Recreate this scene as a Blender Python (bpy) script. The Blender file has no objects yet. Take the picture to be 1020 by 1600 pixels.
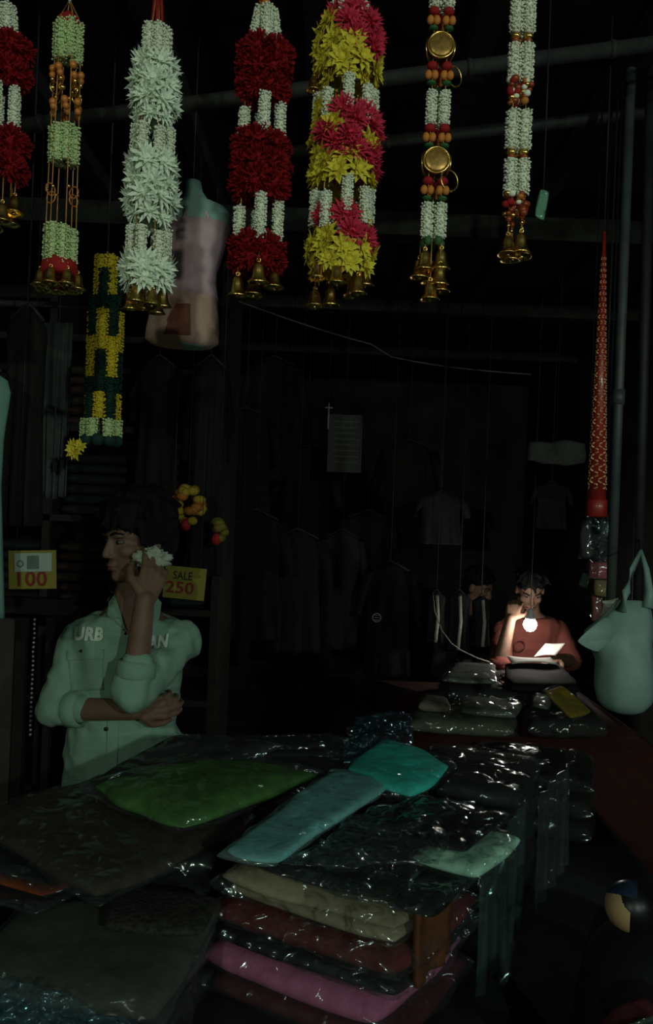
import bpy, bmesh, math, random
from mathutils import Vector, Matrix, noise
from mathutils.bvhtree import BVHTree
random.seed(7)
SC = bpy.context.scene
COL = SC.collection
V = Vector
PI = math.pi

# ------------------------------------------------------------------ camera, world, lights, exposure
F = 1250.0
CAM = V((0, 0, 1.55))
ROLL = math.radians(2.2)
cd = bpy.data.cameras.new('camera'); cd.sensor_fit = 'VERTICAL'; cd.sensor_height = 24.0
cd.lens = F / 1600.0 * 24.0; cd.clip_start = 0.05
cam = bpy.data.objects.new('camera', cd); COL.objects.link(cam)
R3 = Matrix.Rotation(PI / 2, 3, 'X') @ Matrix.Rotation(ROLL, 3, 'Z')
cam.matrix_world = Matrix.Translation(CAM) @ R3.to_4x4()
SC.camera = cam

w = bpy.data.worlds.new('dusk'); SC.world = w; w.use_nodes = True
w.node_tree.nodes['Background'].inputs[0].default_value = (0.55, 0.78, 0.72, 1)
w.node_tree.nodes['Background'].inputs[1].default_value = 0.035

def lamp(name, loc, power, radius, col):
    l = bpy.data.lights.new(name, 'POINT'); l.energy = power; l.shadow_soft_size = radius; l.color = col
    o = bpy.data.objects.new(name, l); COL.objects.link(o); o.location = loc
    return o
# lamps of the street behind the viewer
lamp('street_lamp_light', (1.7, -2.6, 2.35), 150, 0.06, (0.82, 1.0, 0.80))
lamp('street_lamp_light', (-1.2, -3.2, 2.5), 100, 0.06, (0.86, 1.0, 0.80))
lamp('street_lamp_light', (3.4, -1.7, 2.2), 60, 0.04, (0.70, 0.95, 0.95))
SC.view_settings.view_transform = 'Standard'; SC.view_settings.look = 'None'
SC.view_settings.exposure = 0.0; SC.view_settings.gamma = 1.0
SC.view_settings.use_curve_mapping = False

def ray(px, py):
    return R3 @ V(((px - 510.0) / F, -(py - 800.0) / F, -1.0))
def at(px, py, d):            # the point at depth d along the view axis
    return CAM + ray(px, py) * d
def atz(px, py, z):           # the point where the sight line meets height z
    r = ray(px, py)
    return CAM + r * ((z - CAM.z) / r.z)

# ------------------------------------------------------------------ materials
MATS = {}
def lin(c):
    return tuple(((x / 255.0) / 12.92 if x / 255.0 <= 0.04045 else ((x / 255.0 + 0.055) / 1.055) ** 2.4) for x in c)
def mat(name, col, rough=0.8, spec=0.3, metal=0.0, var=0.15, scale=40.0, bump=0.0, bscale=80.0, sss=0.0, trans=0.0, detail=3.0, coat=0.0):
    if name in MATS: return MATS[name]
    m = bpy.data.materials.new(name); m.use_nodes = True
    nt = m.node_tree; b = nt.nodes['Principled BSDF']
    tc = nt.nodes.new('ShaderNodeTexCoord')
    n = nt.nodes.new('ShaderNodeTexNoise'); n.inputs['Scale'].default_value = scale; n.inputs['Detail'].default_value = detail
    nt.links.new(tc.outputs['Object'], n.inputs['Vector'])
    cr = nt.nodes.new('ShaderNodeValToRGB')
    cr.color_ramp.elements[0].position = 0.3; cr.color_ramp.elements[1].position = 0.7
    cr.color_ramp.elements[0].color = (*[c * (1 - var) for c in col], 1)
    cr.color_ramp.elements[1].color = (*[min(1, c * (1 + var)) for c in col], 1)
    nt.links.new(n.outputs['Fac'], cr.inputs['Fac']); nt.links.new(cr.outputs['Color'], b.inputs['Base Color'])
    b.inputs['Roughness'].default_value = rough; b.inputs['Specular IOR Level'].default_value = spec
    b.inputs['Metallic'].default_value = metal
    if coat: b.inputs['Coat Weight'].default_value = coat; b.inputs['Coat Roughness'].default_value = 0.12
    if trans: b.inputs['Transmission Weight'].default_value = trans
    if bump:
        bn = nt.nodes.new('ShaderNodeTexNoise'); bn.inputs['Scale'].default_value = bscale; bn.inputs['Detail'].default_value = 4
        nt.links.new(tc.outputs['Object'], bn.inputs['Vector'])
        bp = nt.nodes.new('ShaderNodeBump'); bp.inputs['Strength'].default_value = bump; bp.inputs['Distance'].default_value = 0.004
        nt.links.new(bn.outputs['Fac'], bp.inputs['Height']); nt.links.new(bp.outputs['Normal'], b.inputs['Normal'])
    MATS[name] = m
    return m
def plastic(name, tint=(0.9, 1, 1), milk=0.012, refl=1.0, scale=14.0, rough=0.17, bump=1.0):
    if name in MATS: return MATS[name]
    m = bpy.data.materials.new(name); m.use_nodes = True; nt = m.node_tree
    for n in list(nt.nodes): nt.nodes.remove(n)
    out = nt.nodes.new('ShaderNodeOutputMaterial')
    tr = nt.nodes.new('ShaderNodeBsdfTransparent'); tr.inputs[0].default_value = (0.96, 0.98, 0.98, 1)
    gl = nt.nodes.new('ShaderNodeBsdfGlossy'); gl.inputs['Roughness'].default_value = rough; gl.inputs[0].default_value = (*tint, 1)
    df = nt.nodes.new('ShaderNodeBsdfDiffuse'); df.inputs[0].default_value = (*tint, 1)
    tc = nt.nodes.new('ShaderNodeTexCoord')
    nz = nt.nodes.new('ShaderNodeTexNoise'); nz.inputs['Scale'].default_value = scale; nz.inputs['Detail'].default_value = 2; nz.inputs['Distortion'].default_value = 0.8; nz.noise_type = 'RIDGED_MULTIFRACTAL'; nz.normalize = True
    bp = nt.nodes.new('ShaderNodeBump'); bp.inputs['Strength'].default_value = bump; bp.inputs['Distance'].default_value = 0.05
    lw = nt.nodes.new('ShaderNodeLayerWeight'); lw.inputs['Blend'].default_value = 0.5
    pw = nt.nodes.new('ShaderNodeMath'); pw.operation = 'POWER'; pw.inputs[1].default_value = 4.5
    fr = nt.nodes.new('ShaderNodeMath'); fr.operation = 'MULTIPLY_ADD'; fr.inputs[1].default_value = 0.28; fr.inputs[2].default_value = 0.07
    nt.links.new(lw.outputs['Facing'], pw.inputs[0]); nt.links.new(pw.outputs[0], fr.inputs[0])
    mu = nt.nodes.new('ShaderNodeMath'); mu.operation = 'MULTIPLY'; mu.inputs[1].default_value = refl; mu.use_clamp = True
    m1 = nt.nodes.new('ShaderNodeMixShader'); m1.inputs[0].default_value = milk
    m2 = nt.nodes.new('ShaderNodeMixShader')
    L = nt.links.new
    L(tc.outputs['Object'], nz.inputs['Vector']); L(nz.outputs['Fac'], bp.inputs['Height'])
    L(bp.outputs['Normal'], gl.inputs['Normal']); L(bp.outputs['Normal'], lw.inputs['Normal'])
    L(fr.outputs[0], mu.inputs[0]); L(mu.outputs[0], m2.inputs[0])
    L(tr.outputs[0], m1.inputs[1]); L(df.outputs[0], m1.inputs[2])
    L(m1.outputs[0], m2.inputs[1]); L(gl.outputs[0], m2.inputs[2]); L(m2.outputs[0], out.inputs[0])
    MATS[name] = m
    return m
def emit(name, col, strength):
    m = bpy.data.materials.new(name); m.use_nodes = True
    b = m.node_tree.nodes['Principled BSDF']
    b.inputs['Emission Color'].default_value = (*col, 1); b.inputs['Emission Strength'].default_value = strength
    b.inputs['Base Color'].default_value = (*col, 1)
    MATS[name] = m
    return m

WRAP = plastic('clear_plastic')
WRAPG = plastic('clear_plastic_crisp', refl=1.7, scale=20.0, rough=0.16)
WRAPM = plastic('milky_plastic', tint=(0.75, 1, 0.95), milk=0.06, refl=1.5)
GOLD = mat('gold_metal', (0.80, 0.52, 0.14), 0.28, 0.5, 1.0, 0.2)
GOLDCORD = mat('gold_cord', (0.45, 0.22, 0.05), 0.5, 0.4, 0.2, 0.3)
AMBER = mat('amber_bead', (0.50, 0.16, 0.03), 0.3, 0.5, 0, 0.3)
GREEN = mat('leaf_green', (0.03, 0.10, 0.03), 0.6)
JASW = mat('jasmine_white', (0.80, 0.82, 0.66), 0.8, 0.2, 0, 0.12, 60)
JASG = mat('jasmine_greenish', (0.56, 0.68, 0.34), 0.8, 0.2, 0, 0.15, 60)
PETW = mat('petal_white', (0.78, 0.86, 0.70), 0.8, 0.2, 0, 0.1, 30)
PETY = mat('petal_yellow', (0.70, 0.58, 0.05), 0.8, 0.2, 0, 0.18, 30)
PETR = mat('petal_magenta', (0.60, 0.035, 0.075), 0.8, 0.2, 0, 0.2, 30)
POMR = mat('pom_red', (0.24, 0.009, 0.011), 0.9, 0.1, 0, 0.3, 30)
ORANGE = mat('petal_orange', (0.80, 0.24, 0.02), 0.7, 0.3, 0, 0.25, 40)
BRONZE = mat('bronze_petal', (0.26, 0.05, 0.015), 0.4, 0.5, 0.3, 0.4, 50)
REDB = mat('red_band', (0.30, 0.014, 0.014), 0.8, 0.2, 0, 0.2, 60)

# ------------------------------------------------------------------ mesh helpers
class MB:
    def __init__(s): s.v = []; s.f = []; s.m = []; s.sm = []
    def add(s, vs, fs, mi=0, smooth=True):
        o = len(s.v); s.v += [V(p) for p in vs]
        for f in fs: s.f.append([i + o for i in f]); s.m.append(mi); s.sm.append(smooth)
    def tube(s, pts, radii, n=8, mi=0, cap=True, rounded=False):
        pts = [V(p) for p in pts]
        if not isinstance(radii, (list, tuple)): radii = [radii] * len(pts)
        radii = list(radii)
        if rounded:
            d0 = (pts[0] - pts[1]).normalized(); d1 = (pts[-1] - pts[-2]).normalized()
            P0 = [pts[0] + d0 * radii[0] * k for k in (0.985, 0.85, 0.5)]; Q0 = [radii[0] * k for k in (0.17, 0.53, 0.87)]
            P1 = [pts[-1] + d1 * radii[-1] * k for k in (0.5, 0.85, 0.985)]; Q1 = [radii[-1] * k for k in (0.87, 0.53, 0.17)]
            pts = P0 + pts + P1; radii = Q0 + radii + Q1
        vs, fs = [], []
        up = V((0.13, 0.21, 0.97))
        for i, p in enumerate(pts):
            a = pts[max(i - 1, 0)]; b = pts[min(i + 1, len(pts) - 1)]
            t = (b - a).normalized()
            x = t.cross(up)
            if x.length < 0.2: x = t.cross(V((1, 0, 0)))
            x.normalize(); y = t.cross(x)
            for k in range(n):
                an = 2 * PI * k / n
                vs.append(p + (x * math.cos(an) + y * math.sin(an)) * radii[i])
        for i in range(len(pts) - 1):
            for k in range(n):
                fs.append([i * n + k, i * n + (k + 1) % n, (i + 1) * n + (k + 1) % n, (i + 1) * n + k])
        if cap:
            fs.append(list(range(n))[::-1]); fs.append([(len(pts) - 1) * n + k for k in range(n)])
        s.add(vs, fs, mi)
        return s
    def cap(s, a, b, ra, rb, n=12, mi=0):
        return s.tube([a, b], [ra, rb], n, mi, True, True)
    def rings(s, secs, n=24, mi=0):            # secs: (centre, x vector, y vector)
        vs, fs = [], []
        for c, x, y in secs:
            for k in range(n):
                an = 2 * PI * k / n
                vs.append(V(c) + V(x) * math.cos(an) + V(y) * math.sin(an))
        for i in range(len(secs) - 1):
            for k in range(n):
                fs.append([i * n + k, i * n + (k + 1) % n, (i + 1) * n + (k + 1) % n, (i + 1) * n + k])
        fs.append(list(range(n))[::-1]); fs.append([(len(secs) - 1) * n + k for k in range(n)])
        s.add(vs, fs, mi)
        return s
    def ell(s, c, r, rot=None, nu=14, nv=9, mi=0):
        vs, fs = [], []
        if not isinstance(r, (list, tuple)): r = (r, r, r)
        for j in range(1, nv):
            th = PI * j / nv
            for i in range(nu):
                ph = 2 * PI * i / nu
                vs.append(V((r[0] * math.sin(th) * math.cos(ph), r[1] * math.sin(th) * math.sin(ph), r[2] * math.cos(th))))
        vs += [V((0, 0, r[2])), V((0, 0, -r[2]))]
        T, B = len(vs) - 2, len(vs) - 1
        for i in range(nu):
            k = (i + 1) % nu
            fs.append([T, i, k]); fs.append([B, (nv - 2) * nu + k, (nv - 2) * nu + i])
            for j in range(nv - 2):
                fs.append([j * nu + i, (j + 1) * nu + i, (j + 1) * nu + k, j * nu + k])
        if rot is not None: vs = [rot @ p for p in vs]
        s.add([p + V(c) for p in vs], fs, mi)
        return s
    def box(s, c, d, rot=None, mi=0):
        vs = [V((x * d[0] / 2, y * d[1] / 2, z * d[2] / 2)) for x in (-1, 1) for y in (-1, 1) for z in (-1, 1)]
        if rot is not None: vs = [rot @ p for p in vs]
        s.add([p + V(c) for p in vs], [[0, 1, 3, 2], [4, 6, 7, 5], [0, 4, 5, 1], [2, 3, 7, 6], [0, 2, 6, 4], [1, 5, 7, 3]], mi, False)
        return s
    def lathe(s, prof, c=(0, 0, 0), n=14, mi=0, rot=None):
        vs, fs = [], []
        for r, z in prof:
            for k in range(n):
                an = 2 * PI * k / n
                p = V((r * math.cos(an), r * math.sin(an), z))
                vs.append((rot @ p if rot is not None else p) + V(c))
        for i in range(len(prof) - 1):
            for k in range(n):
                fs.append([i * n + k, i * n + (k + 1) % n, (i + 1) * n + (k + 1) % n, (i + 1) * n + k])
        fs.append(list(range(n))[::-1]); fs.append([(len(prof) - 1) * n + k for k in range(n)])
        s.add(vs, fs, mi)
        return s
    def torus(s, c, R, r, rot=None, n=20, m=7, mi=0):
        vs, fs = [], []
        for i in range(n):
            a = 2 * PI * i / n
            for j in range(m):
                b = 2 * PI * j / m
                p = V(((R + r * math.cos(b)) * math.cos(a), (R + r * math.cos(b)) * math.sin(a), r * math.sin(b)))
                vs.append((rot @ p if rot is not None else p) + V(c))
                fs.append([i * m + j, ((i + 1) % n) * m + j, ((i + 1) % n) * m + (j + 1) % m, i * m + (j + 1) % m])
        s.add(vs, fs, mi)
        return s
    def mesh(s, name, mats, off=V((0, 0, 0)), fix=True):
        me = bpy.data.meshes.new(name)
        me.from_pydata([tuple(p - off) for p in s.v], [], s.f)
        if not isinstance(mats, (list, tuple)): mats = [mats]
        for m in mats: me.materials.append(m)
        me.polygons.foreach_set('material_index', s.m); me.polygons.foreach_set('use_smooth', s.sm)
        if fix:
            b = bmesh.new(); b.from_mesh(me); bmesh.ops.recalc_face_normals(b, faces=b.faces); b.to_mesh(me); b.free()
        me.update()
        return me
    def build(s, name, mats, parent=None, fix=True):
        off = wloc(parent)
        return put(name, s.mesh(name, mats, off, fix), parent)
def wloc(p):
    o = V((0, 0, 0))
    while p is not None: o = o + p.location; p = p.parent
    return o
def put(name, me, parent=None, loc=(0, 0, 0), rot=None, sc=None):
    o = bpy.data.objects.new(name, me); COL.objects.link(o); o.parent = parent; o.location = loc
    if rot is not None: o.rotation_euler = rot.to_euler() if isinstance(rot, Matrix) else rot
    if sc is not None: o.scale = sc if isinstance(sc, (tuple, list)) else (sc, sc, sc)
    return o
def tag(o, label, cat, group=None, kind=None):
    o['label'] = label; o['category'] = cat
    if group: o['group'] = group
    if kind: o['kind'] = kind
    return o
def thing(name, label, cat, loc, group=None):
    o = bpy.data.objects.new(name, None); COL.objects.link(o); o.location = loc; o.empty_display_size = 0.05
    return tag(o, label, cat, group)
def struct(name, mb, m, label=None):
    o = mb.build(name, m); o['kind'] = 'structure'
    if label: o['label'] = label
    return o
def remesh(mb, voxel, smooth=4, fac=0.5):
    me = mb.mesh('tmp', MATS['gold_metal'])
    o = bpy.data.objects.new('tmp', me); COL.objects.link(o)
    m = o.modifiers.new('r', 'REMESH'); m.mode = 'VOXEL'; m.voxel_size = voxel
    if smooth:
        m2 = o.modifiers.new('s', 'SMOOTH'); m2.factor = fac; m2.iterations = smooth
    dg = bpy.context.evaluated_depsgraph_get(); dg.update()
    r = bpy.data.meshes.new_from_object(o.evaluated_get(dg))
    bpy.data.objects.remove(o); bpy.data.meshes.remove(me)
    r.materials.clear()
    for p in r.polygons: p.use_smooth = True; p.material_index = 0
    return r
def put_world(name, me, mats, parent):          # a mesh in world coordinates becomes a part of parent
    off = wloc(parent)
    me.name = name; me.transform(Matrix.Translation(-off))
    if not isinstance(mats, (list, tuple)): mats = [mats]
    for m in mats: me.materials.append(m)
    return put(name, me, parent)
def rotz(a): return Matrix.Rotation(a, 3, 'Z')
def rnd(a, b): return random.uniform(a, b)

# ------------------------------------------------------------------ the setting: floor, walls, ceiling
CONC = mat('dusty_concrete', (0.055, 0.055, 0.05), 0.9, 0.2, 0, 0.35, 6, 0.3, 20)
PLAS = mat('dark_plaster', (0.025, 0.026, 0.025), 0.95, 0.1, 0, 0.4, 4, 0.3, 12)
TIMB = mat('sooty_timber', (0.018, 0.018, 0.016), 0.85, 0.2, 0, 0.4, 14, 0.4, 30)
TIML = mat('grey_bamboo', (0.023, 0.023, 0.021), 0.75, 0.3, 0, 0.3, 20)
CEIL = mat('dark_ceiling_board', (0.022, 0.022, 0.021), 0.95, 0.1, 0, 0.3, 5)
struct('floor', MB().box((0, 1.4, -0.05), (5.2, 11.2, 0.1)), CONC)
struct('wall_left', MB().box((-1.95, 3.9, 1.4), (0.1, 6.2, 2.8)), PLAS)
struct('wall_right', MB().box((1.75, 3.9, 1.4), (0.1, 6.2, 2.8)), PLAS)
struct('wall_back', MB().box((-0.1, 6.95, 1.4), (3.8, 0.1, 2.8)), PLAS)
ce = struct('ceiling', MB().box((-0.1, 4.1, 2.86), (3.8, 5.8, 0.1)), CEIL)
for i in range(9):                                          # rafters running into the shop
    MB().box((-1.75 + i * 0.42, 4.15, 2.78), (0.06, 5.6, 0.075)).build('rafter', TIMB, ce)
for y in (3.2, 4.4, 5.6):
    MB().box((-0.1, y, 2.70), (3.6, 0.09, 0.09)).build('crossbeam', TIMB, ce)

def pole(name, label, pts, r, m, cat='pole', group=None, n=10, knots=0):
    o = thing(name, label, cat, V(pts[0]), group)
    pts = [V(p) for p in pts]
    MB().tube(pts, r, n).build('shaft', m, o)
    for k in range(knots):
        t = (k + 1) / (knots + 1); p = pts[0].lerp(pts[-1], t); d = (pts[-1] - pts[0]).normalized()
        MB().tube([p - d * 0.008, p, p + d * 0.008], [r * 1.02, r * 1.22, r * 1.02], n).build('node_ring', m, o)
    return o
pole('bamboo_pole', 'grey bamboo pole slanting across under the ceiling behind the garlands', [at(-160, 222, 1.9), at(1180, 48, 1.9)], 0.018, TIML, knots=5)
pole('bamboo_pole', 'fainter bamboo pole farther in, under the ceiling at the upper right', [at(420, 242, 2.3), at(1160, 160, 2.3)], 0.018, TIML, knots=3)
STEEL = mat('dull_steel', (0.05, 0.06, 0.057), 0.55, 0.5, 0.2, 0.3, 12)
STEELD = mat('dark_steel', (0.022, 0.023, 0.024), 0.6, 0.4, 0.2, 0.3, 12)
p0 = at(963, 700, 2.1)
o = pole('steel_post', 'grey steel post beside the red tapered stick', [V((p0.x, p0.y, 1.12)), V((p0.x, p0.y, 2.83))], 0.013, STEEL)
MB().tube([V((p0.x, p0.y, 1.86)), V((p0.x, p0.y, 1.90))], 0.0165, 12).build('collar', STEEL, o)
p1 = at(1001, 700, 2.16)
pole('steel_post', 'dark steel post at the right edge above the hanging carrier bag', [V((p1.x + 0.01, p1.y, 1.12)), V((p1.x - 0.012, p1.y, 2.83))], 0.014, STEELD)
# sagging wire
pts = []
for i in range(17):
    t = i / 16; pts.append(at(330 + 500 * t, 455 + 130 * t + 30 * math.sin(PI * t) * (1 if t > .5 else .6), 3.4))
WIRE = mat('old_wire', (0.02, 0.02, 0.02), 0.6)
tag(MB().tube(pts, 0.003, 6).build('sagging_wire', mat('pale_wire', (.08, .08, .08), .6)), 'thin sagging wire strung across the dark middle of the shop', 'wire')

# ------------------------------------------------------------------ garlands
def petal(mb, n, layers, mi=0):
    for (k, ln, wd, tilt, ro) in layers:
        for i in range(k):
            a = 2 * PI * (i + ro + rnd(-.15, .15)) / k
            tl = tilt + rnd(-.14, .14); L = ln * rnd(.85, 1.12)
            rad = V((math.cos(a), math.sin(a), 0)); tan = V((-math.sin(a), math.cos(a), 0))
            d = rad * math.cos(tl) + V((0, 0, 1)) * math.sin(tl)
            nn = d.cross(tan)
            b = rad * 0.06
            p = [b - tan * wd * .25, b + tan * wd * .25, b + d * L * .55 + tan * wd * .5 + nn * .03, b + d * L + nn * -.05, b + d * L * .55 - tan * wd * .5 + nn * .03]
            mb.add(p, [[0, 1, 2, 3], [0, 3, 4]], mi, False)
def flower_mesh(name, m, kind):
    mb = MB()
    if kind == 'spiky':
        petal(mb, 0, [(10, 1.22, .34, .05, 0), (10, 1.15, .32, .42, .5), (8, .95, .30, .80, .2), (5, .6, .28, 1.15, .6)])
    elif kind == 'daisy':
        petal(mb, 0, [(9, 1.15, .50, .05, 0), (8, 1.02, .46, .45, .5), (7, .7, .40, .85, .2), (5, .45, .3, 1.2, .5)])
    else:   # fluffy
        petal(mb, 0, [(15, 1.0, .26, .0, 0), (15, 1.0, .26, .3, .5), (13, .95, .26, .6, .2), (10, .9, .26, .9, .6), (7, .85, .26, 1.25, .1)])
    mb.ell((0, 0, .12), (.3, .3, .26), None, 8, 5)
    return mb.mesh(name, m, fix=False)
FL = {'w': [flower_mesh('flower', PETW, 'spiky') for _ in range(3)], 'y': [flower_mesh('flower', PETY, 'daisy') for _ in range(3)],
      'r': [flower_mesh('flower', PETR, 'fluffy') for _ in range(2)]}
def pom_mesh():
    mb = MB(); mb.ell((0, 0, 0), .62, None, 12, 8)
    N = 260
    for i in range(N):
        z = 1 - 2 * (i + .5) / N; ph = i * 2.39996; q = math.sqrt(1 - z * z)
        d = V((q * math.cos(ph), q * math.sin(ph), z)); d = (d + V((rnd(-.2, .2), rnd(-.2, .2), rnd(-.2, .2)))).normalized()
        t = d.cross(V((rnd(-1, 1), rnd(-1, 1), rnd(-1, 1)))).normalized(); L = rnd(.9, 1.12)
        mb.add([d * .5 - t * .05, d * .5 + t * .05, d * .9 * L + t * .08, d * L, d * .9 * L - t * .08], [[0, 1, 2, 3], [0, 3, 4]], 0, False)
    return mb.mesh('pom', POMR, fix=False)
POM = [pom_mesh() for _ in range(2)]
JC = {}
def jasmine_mesh(Lpx, Rpx, m):
    key = (round(Lpx), round(Rpx), m.name)
    if key in JC: return JC[key]
    mb = MB(); s = 1.0
    mb.tube([(0, 0, 0), (0, 0, -Lpx)], Rpx * .62, 8)
    rows = max(2, int(Lpx / 3.4)); nb = 9
    for r in range(rows):
        z = -(r + .5) * Lpx / rows
        for k in range(nb):
            a = 2 * PI * (k + .5 * (r % 2) + rnd(-.3, .3)) / nb
            z = -(r + .5 + rnd(-.4, .4)) * Lpx / rows
            d = V((math.cos(a), math.sin(a), -.2 + rnd(-.6, .5))).normalized(); t = V((-math.sin(a), math.cos(a), 0)); n2 = d.cross(t)
            c = V((math.cos(a) * Rpx * .55, math.sin(a) * Rpx * .55, z)); e = Rpx * .52 * rnd(.85, 1.15); wd = 2.1
            pm = c + d * e * .6
            mb.add([c, pm + t * wd, pm + n2 * wd, pm - t * wd, pm - n2 * wd, c + d * e], [[0, 1, 2], [0, 2, 3], [0, 3, 4], [0, 4, 1], [5, 2, 1], [5, 3, 2], [5, 4, 3], [5, 1, 4]], 0, True)
    JC[key] = mb.mesh('jasmine_string', m)
    return JC[key]
def bell_mesh():
    mb = MB()
    mb.lathe([(.04, 0), (.16, -.02), (.26, -.16), (.30, -.45), (.34, -.7), (.46, -.9), (.56, -1.0), (.52, -1.03), (.40, -.9), (.1, -.8)], n=14)
    mb.torus((0, 0, .1), .1, .04, Matrix.Rotation(PI / 2, 3, 'X'), 10, 5)
    mb.ell((0, 0, -1.0), .13, None, 8, 6)
    return mb.mesh('bell', GOLD)
BELL = bell_mesh()
class Garland:
    """built downwards from its hook; lengths in 1/1250 of the distance d"""
    def __init__(s, label, px, d, name='flower_garland', group='flower garlands hung along the shop front', y0=0):
        s.s = d / F; p = at(px, y0, d); s.y0 = y0
        s.o = thing(name, label, 'garland', p, group)
        s.top = 2.81 - p.z
    def P(s, x, y, z): return V((x * s.s, y * s.s, -(z - s.y0) * s.s))
    def cord(s, pts, r, m, name='cord'):
        me = MB().tube([s.P(*p) if not isinstance(p, Vector) else p for p in pts], r * s.s, 6).mesh(name, m)
        return put(name, me, s.o)
    def hang(s, z=4, r=1.2, m=None):
        me = MB().tube([V((0, 0, s.top)), s.P(0, 0, z)], r * s.s, 6).mesh('hanging_cord', m or GOLDCORD); put('hanging_cord', me, s.o)
    def jas(s, x, y, z0, z1, R, m=JASW, lean=(0, 0)):
        put('jasmine_string', jasmine_mesh(z1 - z0, R, m), s.o, s.P(x, y, z0), Matrix.Rotation(lean[0], 3, 'Y') @ Matrix.Rotation(lean[1], 3, 'X') @ rotz(rnd(0, 6)), s.s)
    def fl(s, kind, x, y, z, r, out=None):
        d = V((x, y, 0)) if out is None else V(out)
        if d.length < 1e-3: d = V((0, -1, 0))
        d = d.normalized() + V((rnd(-.25, .25), rnd(-.25, .25), rnd(-.2, .25)))
        rot = d.to_track_quat('Z', 'Y').to_matrix() @ rotz(rnd(0, 6))
        me = random.choice(FL[kind]) if kind != 'p' else random.choice(POM)
        put('flower' if kind != 'p' else 'pom', me, s.o, s.P(x, y, z), rot, r * s.s * rnd(.92, 1.08))
    def ringfl(s, kinds, z, n, R, r, ph=0.0, jit=4):
        for i in range(n):
            a = 2 * PI * (i + ph) / n
            k = kinds[i % len(kinds)]
            s.fl(k, R * math.cos(a) + rnd(-jit, jit) * .5, R * math.sin(a), z + rnd(-jit, jit), r)
    def bell(s, x, y, z, h=26, cord=None):
        b = put('bell', BELL, s.o, s.P(x, y, z), Matrix.Rotation(rnd(-.12, .12), 3, 'X'), h * s.s)
        if cord: s.cord([(x, y, cord), (x, y, z)], .9, GOLDCORD)
    def lat(s, name, prof, m, x=0, y=0, n=14):
        me = MB().lathe([(r * s.s, -(z - s.y0) * s.s) for r, z in prof], (x * s.s, y * s.s, 0), n).mesh(name, m); put(name, me, s.o)
    def bead(s, x, y, z, r, m, name='bead', sq=1.0):
        me = MB().ell((0, 0, 0), (r * s.s, r * s.s, r * s.s * sq), None, 8, 6).mesh(name, m); put(name, me, s.o, s.P(x, y, z))
    def ring(s, x, y, z, R, r, m, ang=0, name='ring'):
        me = MB().torus((0, 0, 0), R * s.s, r * s.s, rotz(ang) @ Matrix.Rotation(PI / 2, 3, 'X'), 22, 6).mesh(name, m); put(name, me, s.o, s.P(x, y, z))
def around(n, R, ph=0.0): return [(R * math.cos(2 * PI * (i + ph) / n), R * math.sin(2 * PI * (i + ph) / n)) for i in range(n)]
D = 1.5
# red pom garland cut by the left edge
g = Garland('red pompom and jasmine garland cut off by the left edge of the picture', 10, D)
g.hang(12)
for x, y in around(4, 16, .3): g.jas(x * .45, y * .45, 8, 58, 9, JASW, (-.12 * x / 16, 0))
for z in (78, 118):
    for x, y in around(6, 24, .2 + z): g.fl('p', x, y, z, 24)
for x, y in around(5, 22, .75): g.cord([(x, y, 130), (x, y, 300)], .9, GOLDCORD); g.jas(x, y, 138, 208, 9)
for z in (225, 265):
    for x, y in around(6, 24, .4 + z): g.fl('p', x, y, z, 24)
for i, (x, y) in enumerate(around(6, 24, .1)): g.bell(x, y, 305 + (i % 3) * 10, 28, 280)
# slim garland with amber beads
g = Garland('slim garland of greenish jasmine clumps, amber beads and thin rings', 109, D)
g.hang(6, 2.2, mat('pale_cord', (.6, .6, .45)))
for x, y in around(6, 20, .1):
    g.cord([(0, 0, 0), (x * .9, y * .9, 34), (x, y, 120), (x * 1.1, y * 1.1, 270), (x * 1.2, y * 1.2, 440)], .9, GOLDCORD)
g.lat('red_band', [(6, 20), (17, 30), (20, 40), (14, 44)], REDB)
for z0, z1, R in ((38, 96, 17), (200, 256, 18), (356, 414, 21)):
    for x, y in around(6, R, .05): g.jas(x * .82, y * .82, z0 + rnd(-3, 3), z1 + rnd(-3, 3), 10.5, JASG)
for z, m, r in ((112, AMBER, 6), (124, AMBER, 5.5), (132, GOLD, 4), (146, GOLD, 4.5), (164, AMBER, 6), (174, AMBER, 5.5)):
    for x, y in around(6, 21, .1 + z * .01): g.bead(x, y, z + rnd(-3, 3), r, m)
for i, (x, y) in enumerate(around(4, 20, .6)): g.ring(x, y, 147, 9, 1.2, GOLD, 2 * PI * (i + .6) / 4)
for i, (x, y) in enumerate(around(4, 24, .7)): g.ring(x, y, 305, 9, 1.2, AMBER, 2 * PI * (i + .7) / 4)
for x, y in around(6, 23, .2): g.bead(x, y, 300 + rnd(-4, 4), 3, GOLD)
g.lat('red_band', [(20, 404), (27, 412), (29, 426), (22, 430)], REDB, 0, 0)
for x, y in around(7, 28, .1): g.bell(x, y, 424 + rnd(0, 4), 25)
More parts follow.
